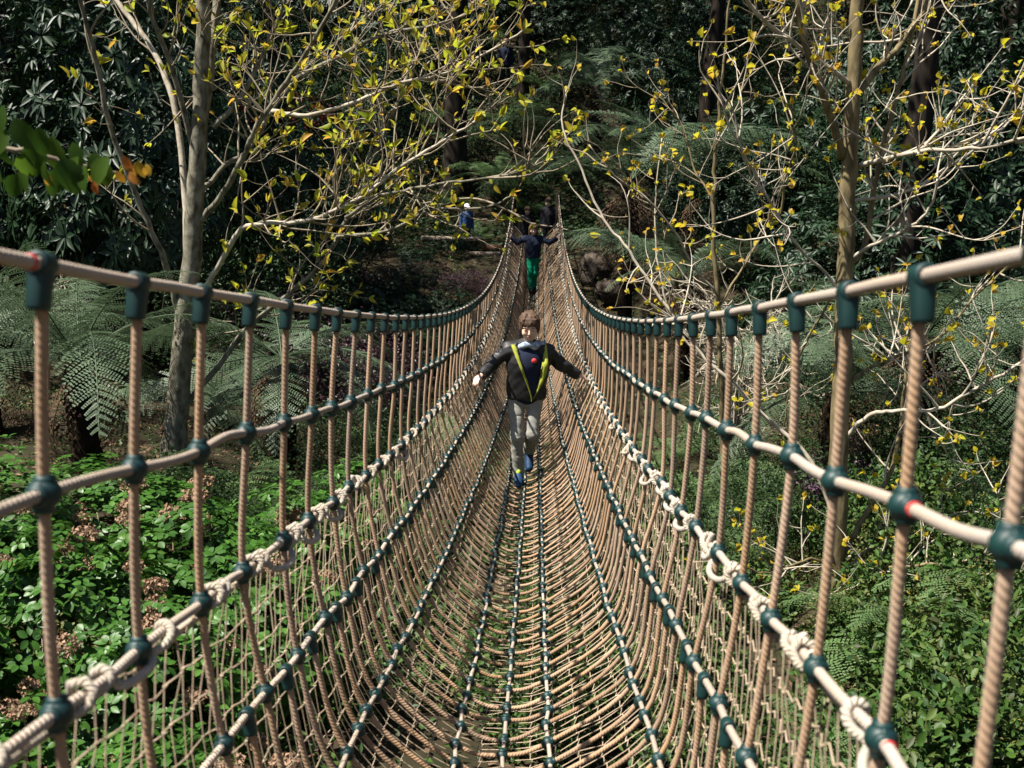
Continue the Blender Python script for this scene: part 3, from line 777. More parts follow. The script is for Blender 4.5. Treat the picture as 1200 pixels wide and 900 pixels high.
# ------------------------------------------------------------------ trees from traced limbs
def limb_path(pts, y0, dy=0.0, seed=0, sub=5, wob=.004):
    g = np.random.default_rng(seed); n = len(pts)
    P = np.array([at(px, py, y0 + dy * i / max(1, n - 1)) for i, (px, py) in enumerate(pts)])
    Q = cr(P, sub)
    k = g.normal(0, wob, Q.shape); k[0] = 0
    return Q + k
def twigs(base, rb, n, lo, hi, g, outv, up=.35, levels=2):
    """side shoots from the outer part of a limb; returns (path, radius) pairs and tips"""
    res, tips = [], []
    m = len(base)
    for i in range(n):
        a = int(g.uniform(.25, .99) * (m - 1))
        T = unit(base[min(m - 1, a + 1)] - base[a - 1 if a else 0])
        d = unit(T * g.uniform(.2, .9) + g.normal(0, .7, 3) + np.array([0, 0, up]) + outv * .2)
        L = g.uniform(lo, hi); p = [base[a]]
        bend = g.normal(0, .35, 3) + np.array([0, 0, .45])
        nseg = 5
        for q in range(nseg):
            d = unit(d + bend / nseg + g.normal(0, .16, 3)); p.append(p[-1] + d * L / nseg)
        P = cr(p, 2); r0 = max(.0026, min(rb * .55, .006 + .006 * L))
        res.append((P, np.linspace(r0, .0016, len(P)))); tips.append((P[-1], d))
        if levels > 1:
            r2, t2 = twigs(P, r0, int(g.integers(1, 4)), lo * .35, hi * .5, g, outv, up, levels - 1)
            res += r2; tips += t2
    return res, tips
def leaf_protos(name, ln, wd, mat, n=4, cup=.35):
    out = []
    for i in range(n):
        g = np.random.default_rng(400 + i)
        V, F = leafset([[0, 0, 0]], [[1, 0, 0]], [[0, 0, 1]], ln * (.85 + .1 * i), wd * (.9 + .08 * i), cup + .08 * i, 'oval', .18)
        out.append(mesh_arrays(name, V, [F], mat, smooth=True))
    return out
def place_leaves(t, tips, g, protos, per, spread, upw, o, budget=300, pmat=None, ln=.09, wd=.04):
    """leaves in small tufts at the twig tips: the ones showing largest as single leaves, the rest as one mesh"""
    L = []
    for p, d in tips:
        k = int(g.integers(per[0], per[1] + 1))
        for q in range(k):
            a = unit(np.asarray(d) * .7 + g.normal(0, spread, 3) + np.array([0, 0, upw]))
            nn = unit(g.normal(0, 1, 3) + np.array([0, -.4, .6]))
            s = g.uniform(.6, 1.25)
            L.append((np.asarray(p) - np.asarray(d) * g.uniform(0, .03), a, nn, s))
    def show(e):
        x, y = proj(e[0]); return (0 if -20 < x < 1220 and -20 < y < 920 else 1, e[0][1] / e[3])
    L.sort(key=show)
    for p, a, nn, s in L[:budget]:
        side = unit(np.cross(nn, a)); up = np.cross(a, side); p = p - o
        Mx = Matrix(((a[0], side[0], up[0], p[0]), (a[1], side[1], up[1], p[1]), (a[2], side[2], up[2], p[2]), (0, 0, 0, 1))) @ Matrix.Scale(s, 4)
        link('leaf', protos[int(g.integers(len(protos)))], t, Mx)
    R = L[budget:]
    if R:
        V, F = leafset(np.array([e[0] for e in R]) - o, np.array([e[1] for e in R]), np.array([e[2] for e in R]), ln * np.array([e[3] for e in R]), wd * np.array([e[3] for e in R]), .35, 'oval', .18)
        link('foliage', mesh_arrays('foliage', V, [F], pmat, smooth=True), t, kind='stuff')
def traced_tree(name, label, trunk, limbs, y0, mpp, barkm, limbm, twigm, leafkw, tw, seed, dead_ok=True):
    g = np.random.default_rng(seed)
    P = limb_path([q[:2] for q in trunk], y0, 0, seed, 5, .006)
    o = P[0].copy(); o[2] += .1
    t = thing(name, label, 'tree', o)
    r = np.interp(np.linspace(0, 1, len(P)), np.linspace(0, 1, len(trunk)), [q[2] for q in trunk]) * mpp * .88
    r[:4] *= np.linspace(1.35, 1.02, 4)
    link('trunk', tube_mesh('trunk', P - o, r, barkm, 16, .025), t)
    paths, tips = [], []
    for i, (pts, ra, rb_, dy, ntw) in enumerate(limbs):
        Q = limb_path(pts, y0 + g.uniform(-.03, .03), dy, seed + 10 + i)
        rr = .84 * np.linspace(ra, rb_, len(Q)) * mpp * (1 + dy / y0 * .5)
        link('limb', tube_mesh('limb', Q - o, rr, limbm[i % len(limbm)], 8, .03), t)
        r2, t2 = twigs(Q, ra * mpp, ntw, tw[0], tw[1], g, np.zeros(3), tw[2])
        paths += r2; tips += t2
        tips += [(Q[-1], unit(Q[-1] - Q[-3]))] * 2
    mb = MB()
    for Q, rr in paths: add_tube(mb, Q - o, rr, 4, False)
    link('twigs', mb.mesh('twigs', twigm, uv=False), t, kind='stuff')
    place_leaves(t, tips, g, o=o, **leafkw)
    return t

YL = leaf_protos('leaf', .095, .040, M['yellow'])
TL = leaf_protos('leaf', .042, .032, M['tulip'], 4, .5)
mp = 9.8 / FPX
traced_tree('lichen_tree', 'grey lichen covered multi stemmed tree with yellow spring leaves left of the bridge',
    [(203, 545, 17), (208, 480, 15), (214, 400, 14), (222, 330, 13), (227, 260, 12), (232, 180, 11), (236, 100, 10), (240, 0, 9), (244, -160, 7)],
    [([(232, 170), (243, 110), (249, 50), (255, 0), (262, -120)], 8, 5, .3, 8),
     ([(214, 390), (200, 330), (188, 295), (160, 230), (130, 150), (115, 80), (105, 40), (92, -10), (80, -90)], 5, 2.6, -.8, 10),
     ([(219, 300), (217, 230), (207, 140), (190, 80), (165, 38), (133, -5), (100, -70)], 5, 3, .7, 9),
     ([(225, 170), (205, 90), (186, 40), (173, 0), (160, -80)], 4.5, 2.5, -.5, 7),
     ([(232, 262), (262, 225), (285, 185), (300, 150), (330, 105), (360, 60), (390, 5), (415, -60)], 4.6, 2.2, -.9, 24),
     ([(232, 225), (245, 215), (268, 190), (290, 178), (312, 140), (350, 90), (400, 45), (450, 5)], 3.6, 1.6, .9, 22),
     ([(226, 360), (250, 322), (280, 272), (300, 263), (350, 260), (380, 252), (425, 230), (470, 195), (520, 165), (560, 140)], 4.6, 1.6, -1.2, 38),
     ([(208, 490), (225, 465), (255, 430), (290, 385), (332, 350), (372, 315), (395, 280), (410, 248), (440, 180), (470, 110), (500, 30)], 4.6, 2.2, .8, 34),
     ([(393, 284), (400, 277), (450, 272), (480, 258), (510, 245), (550, 245), (580, 240), (600, 228)], 2.6, 1.2, -.3, 8),
     ([(405, 255), (440, 232), (475, 223), (510, 216), (550, 211), (600, 204), (640, 188)], 2.8, 1.2, -.6, 12),
     ([(318, 130), (360, 135), (420, 118), (470, 97), (525, 85), (570, 62), (615, 35)], 3.4, 1.4, -.5, 30),
     ([(340, 95), (390, 70), (450, 40), (510, 30), (560, 10), (600, -20)], 3.4, 1.6, .6, 22),
     ([(250, 150), (285, 110), (310, 60), (330, 10), (345, -50)], 4, 2.2, .4, 12)],
    9.8, mp, M['bark'], [M['bark'], M['bark'], M['palebark'], M['bark']], M['twig'],
    dict(protos=YL, per=(2, 3), spread=.5, upw=.2, pmat=M['yellow'], ln=.095, wd=.040), (.35, .95, .3), 21)
mp = 7.0 / FPX
traced_tree('tan_tree', 'slim tan barked tree with small yellow leaf clusters right of the bridge',
    [(970, 800, 16), (974, 740, 14.5), (979, 640, 13.5), (984, 520, 12.5), (988, 400, 11.5), (991, 300, 11), (996, 180, 10.5), (1000, 100, 9.5), (1005, 0, 8), (1011, -150, 6)],
    [([(988, 185), (978, 150), (965, 112), (945, 60), (935, 0), (928, -80)], 6, 3.5, -.4, 12),
     ([(1004, 195), (1040, 186), (1077, 178), (1150, 173), (1215, 158)], 4, 2, -.8, 16),
     ([(1000, 115), (1030, 78), (1060, 45), (1087, 0), (1105, -60)], 5, 3, .4, 12),
     ([(996, 98), (970, 78), (940, 57), (900, 28), (872, -5), (850, -40)], 3.6, 2, -.5, 16),
     ([(993, 310), (1013, 290), (1027, 207), (1047, 127), (1063, 67), (1080, -20)], 4.2, 2.4, .3, 12),
     ([(993, 305), (1020, 288), (1050, 275), (1085, 250), (1102, 210), (1130, 170)], 2.6, 1.4, -.4, 10),
     ([(983, 660), (1003, 622), (1032, 575), (1050, 532), (1062, 440), (1066, 380), (1078, 320)], 4.2, 2, .5, 10),
     ([(986, 520), (1005, 497), (1027, 484), (1060, 481), (1100, 479), (1135, 460), (1185, 432), (1230, 400)], 3.6, 1.8, -.5, 12),
     ([(979, 690), (1010, 672), (1050, 665), (1110, 660), (1160, 656), (1215, 662)], 3, 1.6, -.7, 14),
     ([(981, 680), (1005, 655), (1040, 632), (1090, 612), (1135, 604), (1190, 590)], 2.6, 1.4, .4, 14),
     ([(976, 670), (955, 655), (930, 662), (900, 672), (868, 664)], 2.2, 1.2, -.4, 8),
     ([(985, 440), (980, 340), (945, 300), (913, 255), (890, 215), (868, 172), (850, 135), (838, 80)], 2.4, 1.3, -.5, 14),
     ([(913, 256), (920, 215), (932, 170), (925, 120)], 1.8, 1, -.3, 8),
     ([(978, 610), (950, 540), (900, 492), (857, 448), (820, 412), (790, 372), (762, 332), (730, 285), (707, 257), (682, 200), (659, 150), (664, 105)], 3.2, 1.2, .9, 12),
     ([(987, 330), (950, 390), (930, 440), (915, 520)], 1.8, 1, .5, 10),
     ([(1000, 235), (1060, 225), (1120, 190), (1175, 150), (1210, 110)], 2.4, 1.2, .9, 14),
     ([(990, 450), (1040, 420), (1095, 400), (1150, 340), (1205, 290)], 2.6, 1.3, .8, 16)],
    7.0, mp, M['bark2'], [M['bark2'], M['palebark']], M['palebark'],
    dict(protos=TL, per=(1, 4), spread=.8, upw=.1, pmat=M['tulip'], ln=.042, wd=.032), (.25, .8, .25), 33)
mp = 8.6 / FPX
traced_tree('slender_sapling', 'slender upright sapling with pale bare shoots between the bridge and the tan tree',
    [(848, 560, 4), (846, 470, 3.6), (843, 370, 3.2), (836, 290, 3), (838, 215, 2.6), (841, 150, 2.2), (848, 70, 1.6), (858, -30, 1.2)],
    [([(840, 345), (812, 310), (790, 270), (760, 235), (720, 205), (690, 170)], 1.8, .9, -.4, 10),
     ([(838, 240), (815, 200), (800, 150), (770, 110)], 1.5, .8, .3, 10),
     ([(840, 170), (865, 120), (880, 60), (905, 10)], 1.5, .8, -.3, 10),
     ([(842, 360), (880, 297), (905, 255)], 2, 1, .2, 6),
     ([(845, 430), (800, 395), (775, 330), (768, 250), (775, 160)], 1.8, .9, .4, 8)],
    8.6, mp, M['bark2'], [M['palebark'], M['bark2']], M['twig'],
    dict(protos=TL, per=(1, 3), spread=.8, upw=.1, pmat=M['tulip'], ln=.042, wd=.032), (.25, .7, .3), 44)

# pale bare bush right of the bridge
def bare_bush(px, py, y, R, n, label, seed):
    g = np.random.default_rng(seed); c = at(px, py, y); gz = float(ground_z(c[0], y))
    t = thing('bare_bush', label, 'bush', (c[0], y, gz), 0)
    mb = MB(); H = c[2] - gz
    for i in range(n):
        az = g.uniform(0, 6.28); r = R * g.uniform(.35, 1.0); h2 = H * g.uniform(.5, 1.05); u = np.array([math.cos(az), math.sin(az), 0])
        tt = np.linspace(0, 1, 12)[:, None]
        P = (1 - tt) ** 2 * np.array([0, 0, -.1]) + 2 * tt * (1 - tt) * (u * r * .25 + np.array([0, 0, H * 1.2])) + tt ** 2 * (u * r + np.array([0, 0, h2]))
        P = P + np.cumsum(g.normal(0, .014, P.shape), axis=0)
        add_tube(mb, P, np.linspace(.014, .005, len(P)), 4, False)
        r2, _ = twigs(P, .01, 10, R * .18, R * .5, g, u * 2, -.1, 2)
        for Q, rr in r2: add_tube(mb, Q, rr * 1.5, 4, False)
    link('twigs', mb.mesh('twigs', M['palebark'], uv=False), t, kind='stuff')
bare_bush(872, 350, 11.2, .95, 26, 'bare pale twiggy bush behind the right handrail', 5)
bare_bush(45, 330, 13.5, 1.0, 8, 'bare twiggy bush behind the left handrail', 6)

# tall forest trees whose trunks show and whose crowns shade the slope
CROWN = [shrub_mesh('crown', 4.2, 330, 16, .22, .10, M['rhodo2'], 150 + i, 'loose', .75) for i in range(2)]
def forest_tree(px, y, rad, h, label, sc=1.0, seed=0, x=None):
    xx = at(px, 200, y)[0] if x is None else x
    gz = float(ground_z(xx, y)); g = np.random.default_rng(seed)
    t = thing('forest_tree', label, 'tree', (xx, y, gz))
    P = cr([[0, 0, -.5], [g.normal(0, .1), 0, h * .3], [g.normal(0, .15), 0, h * .65], [g.normal(0, .2), 0, h]], 6)
    rr = np.linspace(rad, rad * .55, len(P)); rr[:3] *= [1.5, 1.25, 1.1]
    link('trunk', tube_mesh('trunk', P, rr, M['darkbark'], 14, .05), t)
    for i in range(7):
        a = g.uniform(0, 6.28); z0 = h * g.uniform(.62, .97)
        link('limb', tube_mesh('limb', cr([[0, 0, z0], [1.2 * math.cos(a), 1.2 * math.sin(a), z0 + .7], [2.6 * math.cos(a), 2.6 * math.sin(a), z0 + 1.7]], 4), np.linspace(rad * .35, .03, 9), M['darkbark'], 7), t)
    link('crown', CROWN[seed % 2], t, Matrix.Translation((0, 0, h - 1.5)) @ Matrix.Rotation(g.uniform(0, 6), 4, 'Z') @ Matrix.Scale(sc, 4))
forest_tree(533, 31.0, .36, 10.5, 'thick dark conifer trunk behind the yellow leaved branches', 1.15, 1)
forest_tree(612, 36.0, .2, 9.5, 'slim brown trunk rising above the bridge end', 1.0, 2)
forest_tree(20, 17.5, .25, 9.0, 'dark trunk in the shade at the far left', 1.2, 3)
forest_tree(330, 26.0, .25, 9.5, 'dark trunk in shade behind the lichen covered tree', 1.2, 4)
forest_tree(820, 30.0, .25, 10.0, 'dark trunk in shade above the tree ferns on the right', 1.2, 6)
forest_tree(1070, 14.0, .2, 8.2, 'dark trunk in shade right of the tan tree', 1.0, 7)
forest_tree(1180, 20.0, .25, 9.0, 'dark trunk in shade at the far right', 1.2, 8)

# ------------------------------------------------------------------ hydrangeas on the left bank
def flower_mesh(seed):
    g = np.random.default_rng(seed); m = 150
    d = rdir(m, g); d[:, 2] = np.abs(d[:, 2]) - .25; d = unit(d)
    pos = d * .062 * g.uniform(.75, 1.05, m)[:, None] * [1, 1, .8]
    V, F = leafset(pos, rdir(m, g), d + .3 * rdir(m, g), g.uniform(.018, .03, m), .02, .35)
    mb = MB(); mb.add(V, F)
    add_tube(mb, [[0, 0, -.16], [0, 0, -.05], [0, 0, .01]], .004, 5, False)
    return mb.mesh('flower_head', M['flower'], smooth=False, uv=False)
FH = [flower_mesh(500 + i) for i in range(3)]
HC = [shrub_mesh('crown', .62, 620, 7, .052, .035, M['hydra'], 510 + i, 'whorl', .9, 'oval', .12) for i in range(3)]
HS = stems_mesh('stems', .62, 1, 14, .01, M['twig'], 9)
HY = [(-3.05, 5.6), (-2.35, 5.0), (-1.75, 4.6), (-2.9, 4.4), (-2.25, 6.3), (-3.6, 6.6), (-1.6, 5.9), (-2.2, 3.9), (-3.9, 5.2), (-1.45, 3.7), (-3.0, 7.3), (-1.75, 7.3), (-4.4, 7.2), (-3.2, 3.4), (-1.5, 8.6)]
for i, (x, y) in enumerate(HY):
    t = thing('hydrangea', 'hydrangea with dry flower heads ' + spot(x, y), 'shrub', (x, y, float(ground_z(x, y)) - .02), rng.uniform(0, 6), 'hydrangea bushes on the left bank')
    top = -(545 - 189) / 1250 * y + rng.uniform(-.2, .12); sc = rng.uniform(.95, 1.25)
    t.scale = (sc, sc, min(1.1, max(.4, (top - float(ground_z(x, y))) / 1.12)))
    link('crown', HC[i % 3], t); link('stems', HS, t)
    zc_ = t.scale[0] / t.scale[2]
    for q in range(9):
        d = rdir(1)[0]; d[2] = abs(d[2]) + .25; d = unit(d)
        link('flower_head', FH[int(rng.integers(3))], t, Matrix.Translation(tuple(d * np.array([.62, .62, .56]) * rng.uniform(.8, 1.05) + [0, 0, .42])) @ Matrix.Diagonal((1, 1, zc_, 1)) @ Matrix.Rotation(rng.uniform(-.5, .5), 4, 'X') @ Matrix.Rotation(rng.uniform(0, 6), 4, 'Z') @ Matrix.Scale(rng.uniform(.7, 1.15), 4))

# ------------------------------------------------------------------ undergrowth
for i in range(60):
    x = rng.uniform(-1.5, 3.6); y = rng.uniform(2.6, 12)
    put_shrub('lime', x, y, rng.uniform(.7, 1.25), rng.uniform(.8, 1.2), 'bright green undergrowth plant ' + spot(x, y))
for px, py, y in ((1020, 745, 6.6), (1060, 735, 7.0), (1100, 790, 6.0), (1160, 780, 6.2), (1175, 700, 7.6), (1130, 690, 8.0), (1010, 800, 5.8), (1190, 850, 5.0), (1075, 840, 5.2), (60, 800, 4.6), (20, 760, 5.0), (900, 640, 9.5), (930, 690, 8.6)):
    p = at(px, py, y); put_shrub('olive', p[0], y, rng.uniform(.45, .75), 1.0, 'yellow green low shrub ' + spot(p[0], y))
for px, y in ((930, 8.6), (900, 10.5), (1080, 9.6), (1150, 10.5), (1120, 8.6), (860, 12.5), (1190, 9.0), (440, 11.0), (400, 12.0), (1000, 11.0)):
    put_shrub('ever', at(px, 600, y)[0], y, rng.uniform(.45, .7), .8, 'evergreen shrub ' + spot(at(px, 600, y)[0], y))
def carpet():
    g = np.random.default_rng(77); V_, F_ = [], []
    n = 52000
    x = g.uniform(-9, 9, n); y = 1.2 + 24 * g.random(n) ** 1.35
    cl = np.sin(x * 2.1 + 1.3 * np.sin(y * 1.1)) + np.sin(y * 2.6 + x) + g.normal(0, .7, n)
    keep = cl > -.2; x, y = x[keep], y[keep]; n = len(x)
    z = ground_z(x, y) + g.uniform(.0, .22, n)
    ax = np.stack([g.normal(0, 1, n), g.normal(0, 1, n), g.uniform(-.2, .9, n)], -1)
    V, F = leafset(np.stack([x, y, z], -1), ax, np.array([0, 0, 1.0]) + .4 * g.standard_normal((n, 3)), g.uniform(.04, .10, n), g.uniform(.02, .045, n), .2)
    ax[:, 2] *= 1
    link('ground_cover', mesh_arrays('ground_cover', V, [F], M['lime']), label='green leafy ground cover over the valley floor', category='ground cover', kind='stuff')
    n = 16000
    x = g.uniform(-9, 9, n); y = 1 + 27 * g.random(n)
    V, F = leafset(np.stack([x, y, ground_z(x, y) + .02], -1), np.stack([g.normal(0, 1, n), g.normal(0, 1, n), g.normal(0, .2, n)], -1), np.array([0, 0, 1.0]) + .3 * g.standard_normal((n, 3)), g.uniform(.05, .11, n), .04, .2)
    link('leaf_litter', mesh_arrays('leaf_litter', V, [F], M['litter']), label='fallen brown leaves littering the shaded valley floor', category='leaf litter', kind='stuff')
carpet()
for px, py, y in ((255, 560, 8.0), (300, 560, 8.6), (345, 565, 8.6), (230, 550, 8.8), (380, 560, 9.4), (190, 560, 8.2), (285, 545, 9.8), (330, 550, 9.6), (410, 560, 9.8)):
    x = at(px, py, y)[0]; put_shrub('ever' if px % 2 else 'lime', x, y, rng.uniform(.28, .38) if px % 2 else 1.0, .8, ('dark low shrub ' if px % 2 else 'leafy low plant ') + spot(x, y))
for px, py, y in ((430, 345, 19.5), (460, 340, 20.5), (490, 338, 21.5), (525, 338, 21.8), (555, 336, 22.2), (505, 355, 19.8), (535, 355, 20.2), (575, 340, 21.6), (450, 360, 18.8), (480, 362, 19.0)):
    x = at(px, py, y)[0]; put_shrub('purple' if px % 2 else 'rhodo', x, y, rng.uniform(.3, .4), .7, ('low purple shrub' if px % 2 else 'low dark glossy shrub') + ' on the bank lower down, left of the far handrail')
def hill_cover():
    g = np.random.default_rng(78); n = 60000
    x = g.uniform(-9, 9, n); y = g.uniform(26.5, 46, n)
    cl = np.sin(x * 1.7 + 1.3 * np.sin(y * 1.3)) + np.sin(y * 1.9 + x) + g.normal(0, .8, n)
    path = np.abs(x + 1.2 - .5 * np.sin(y * .4)) < .45
    k = (cl > -1.0) & ~(path & (y < 29)); x, y = x[k], y[k]; n = len(x)
    z = ground_z(x, y) + g.uniform(0, .5, n) * np.clip(cl[k] * .5 + .6, .2, 1.6)
    ax = np.stack([g.normal(0, 1, n), g.normal(0, 1, n), g.uniform(-.3, .7, n)], -1)
    V, F = leafset(np.stack([x, y, z], -1), ax, np.array([0, 0, 1.0]) + .45 * g.standard_normal((n, 3)), g.uniform(.10, .24, n), g.uniform(.04, .09, n), .2)
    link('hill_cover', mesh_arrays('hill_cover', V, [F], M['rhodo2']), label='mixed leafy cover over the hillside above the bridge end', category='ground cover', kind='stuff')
hill_cover()
for px, py, y, sc in ((600, 170, 31, 1.6), (630, 190, 29.8, 1.5), (545, 150, 33, 1.5), (585, 150, 34.5, 1.5), (615, 145, 35, 1.4), (570, 90, 39, 1.6), (640, 110, 36, 1.6), (520, 190, 30.5, 1.4), (560, 225, 28.8, 1.1), (660, 150, 32, 1.7), (500, 130, 34, 1.6)):
    x = at(px, py, y)[0]; ground_fern(x, y, 'fern on the slope, ' + ('left of the far handrails' if px < 590 else 'straight above the bridge end' if px < 635 else 'right of the bridge end') + (', high up' if y > 33.5 else ', low down'), sc, 12, int(px), grp='ferns on the slope above the bridge end')
for px, y in ((565, 32.2), (610, 33.2), (640, 33.8), (590, 30.2), (530, 36.5), (575, 41), (615, 40), (650, 38.5)):
    x = at(px, 150, y)[0]; put_shrub('ever' if y < 36 else 'rhodo', x, y, rng.uniform(.4, .6) if y < 36 else 1.0, .8, ('small evergreen shrub' if y < 36 else 'dark rhododendron') + ' on the slope ' + ('left of' if px < 580 else 'straight above' if px < 625 else 'right of') + ' the bridge end' + (', low down' if y < 33 else ', high up'))
for px, py, y in ((1010, 850, 4.8), (1060, 880, 4.5), (1120, 820, 5.2), (1170, 870, 4.6), (1080, 800, 5.8), (1150, 740, 6.6), (980, 830, 5.4), (1040, 760, 6.4), (1200, 800, 5.6), (1100, 730, 7.0)):
    put_shrub('lime', at(px, py, y)[0], y, rng.uniform(.8, 1.2), 1.0, 'bright green undergrowth plant ' + spot(at(px, py, y)[0], y))
# strappy plant at the lower right
def strap_plant(px, py, y, label):
    c = at(px, py, y); gz = float(ground_z(c[0], y)); g = np.random.default_rng(9)
    t = thing('strap_plant', label, 'plant', (c[0], y, gz)); H = c[2] - gz
    link('stem', tube_mesh('stem', cr([[0, 0, -.1], [.02, 0, H * .6], [0, 0, H]], 4), .012, M['twig'], 6), t)
    V, F = leafset([[0, 0, 0]], [[1, 0, .25]], [[0, 0, 1]], .42, .045, .2, 'oval', .45); me = mesh_arrays('strap_leaf', V, [F], M['lime'], smooth=True)
    for i in range(20):
        link('strap_leaf', me, t, Matrix.Translation((0, 0, H - .012 * i)) @ Matrix.Rotation(2.4 * i, 4, 'Z') @ Matrix.Rotation(-g.uniform(-.1, .8), 4, 'Y'))
strap_plant(1110, 790, 5.6, 'strap leaved plant with a rosette of narrow leaves at the lower right')

# leafy branch reaching into the upper left corner, close to the camera
def fore_branch():
    g = np.random.default_rng(3)
    pts = [(-90, 120), (-30, 165), (30, 178), (75, 190), (115, 198), (150, 206)]
    P = limb_path(pts, 2.5, .1, 3, 4, .003); o = P[0].copy()
    t = thing('leafy_branch', 'out of focus beech branch with green and copper leaves at the upper left corner', 'branch', o)
    link('stem', tube_mesh('stem', P - o, np.linspace(.008, .003, len(P)), M['twig'], 7), t)
    pr = leaf_protos('leaf', .078, .052, M['fore'], 3, .12); po = leaf_protos('copper_leaf', .036, .022, M['foreo'], 3, .15)
    spots = [(10, 165), (28, 190), (-5, 205), (15, 150), (40, 175), (52, 200), (60, 170), (72, 195), (85, 178), (92, 195), (0, 180), (35, 205), (20, 215), (68, 208), (82, 205), (110, 190), (120, 200), (128, 195), (-15, 190), (45, 160), (5, 135), (-10, 150), (100, 205)]
    for px, py in spots:
        p = at(px, py - 12, 2.5 + g.uniform(-.12, .12)) - o
        a = unit(np.array([g.normal(.1, .35), g.normal(-.1, .2), -1.0])); nn = unit(np.array([g.normal(0, .4), -1, .35 + g.normal(0, .3)]))
        sd = unit(np.cross(nn, a)); up = np.cross(a, sd)
        link('leaf', pr[int(g.integers(3))], t, Matrix(((a[0], sd[0], up[0], p[0]), (a[1], sd[1], up[1], p[1]), (a[2], sd[2], up[2], p[2]), (0, 0, 0, 1))) @ Matrix.Scale(g.uniform(.8, 1.2), 4))
    for px, py in [(150, 195), (160, 205), (165, 198), (155, 212), (140, 208), (172, 204), (148, 190), (158, 215), (132, 212), (108, 214), (168, 196), (115, 220), (175, 200), (60, 212), (28, 208)]:
        p = at(px - 4, py - 8, 2.55 + g.uniform(-.1, .1)) - o
        a = unit(np.array([g.normal(.4, .4), g.normal(-.1, .2), -.8])); nn = unit(np.array([g.normal(0, .5), -1, .4]))
        sd = unit(np.cross(nn, a)); up = np.cross(a, sd)
        link('copper_leaf', po[int(g.integers(3))], t, Matrix(((a[0], sd[0], up[0], p[0]), (a[1], sd[1], up[1], p[1]), (a[2], sd[2], up[2], p[2]), (0, 0, 0, 1))) @ Matrix.Scale(g.uniform(.7, 1.1), 4), label='copper coloured leaf at the branch tip')
fore_branch()

# ------------------------------------------------------------------ timber terrace and rock at the far end
def terrace():
    y = 25.6; a = at(492, 282, y); b = at(592, 280, y)
    t = thing('timber_terrace', 'weathered timber retaining ledge with brown posts left of the bridge end', 'retaining wall', (a[0], y, -2.3)); o = np.array([a[0], y, -2.3])
    def plank(nm, px0, px1, py, yy, h, d, mat):
        p, q = at(px0, py, yy), at(px1, py, yy); c = (p + q) / 2
        V, F = box(c - o, (abs(q[0] - p[0]), d, h)); mb = MB(); mb.add(V, F); link(nm, mb.mesh(nm, mat, smooth=False, uv=False), t)
    plank('ledge_plank', 494, 564, 279.5, y, .09, .32, M['wood']); plank('ledge_plank', 488, 586, 297.5, y - .3, .10, .3, M['wood'])
    plank('back_board', 492, 566, 288, y + .12, .30, .05, M['brown']); plank('back_board', 552, 588, 292, y + .16, .22, .05, M['brown'])
    for px in (497, 509, 527, 548, 563): plank('post', px - 3.5, px + 3.5, 289, y + .04, .36, .1, M['brown'])
terrace()
def rock(px, py, y, R, label, seed):
    g = np.random.default_rng(seed); c = at(px, py, y)
    th = np.linspace(0, PI, 14); ph = np.linspace(0, 2 * PI, 22, endpoint=False)
    TH, PH = np.meshgrid(th, ph, indexing='ij')
    D = np.stack([np.sin(TH) * np.cos(PH), np.sin(TH) * np.sin(PH), np.cos(TH)], -1)
    r = np.ones(TH.shape)
    for i in range(16):
        v = rdir(1, g)[0]; r -= .10 * np.maximum(0, D @ v - .55) * 2
    r += .06 * g.standard_normal(TH.shape); r[0] = r[0, 0]; r[-1] = r[-1, 0]
    V = (D * r[..., None] * R * np.array([1.1, .9, 1.0])).reshape(-1, 3); m = 22
    i = np.arange(13)[:, None]; j = np.arange(m)[None, :]; j2 = (j + 1) % m
    F = np.stack([i * m + j, (i + 1) * m + j, (i + 1) * m + j2, i * m + j2], -1).reshape(-1, 4)
    o = link('rock', mesh_arrays('rock', V, [F], M['stone']), label=label, category='rock'); o.location = Vector(tuple(c))
rock(697, 318, 22.8, .42, 'dark rough boulder right of the far end of the bridge', 1)
rock(715, 340, 21.5, .3, 'dark boulder lower down beside the right handrail', 2)

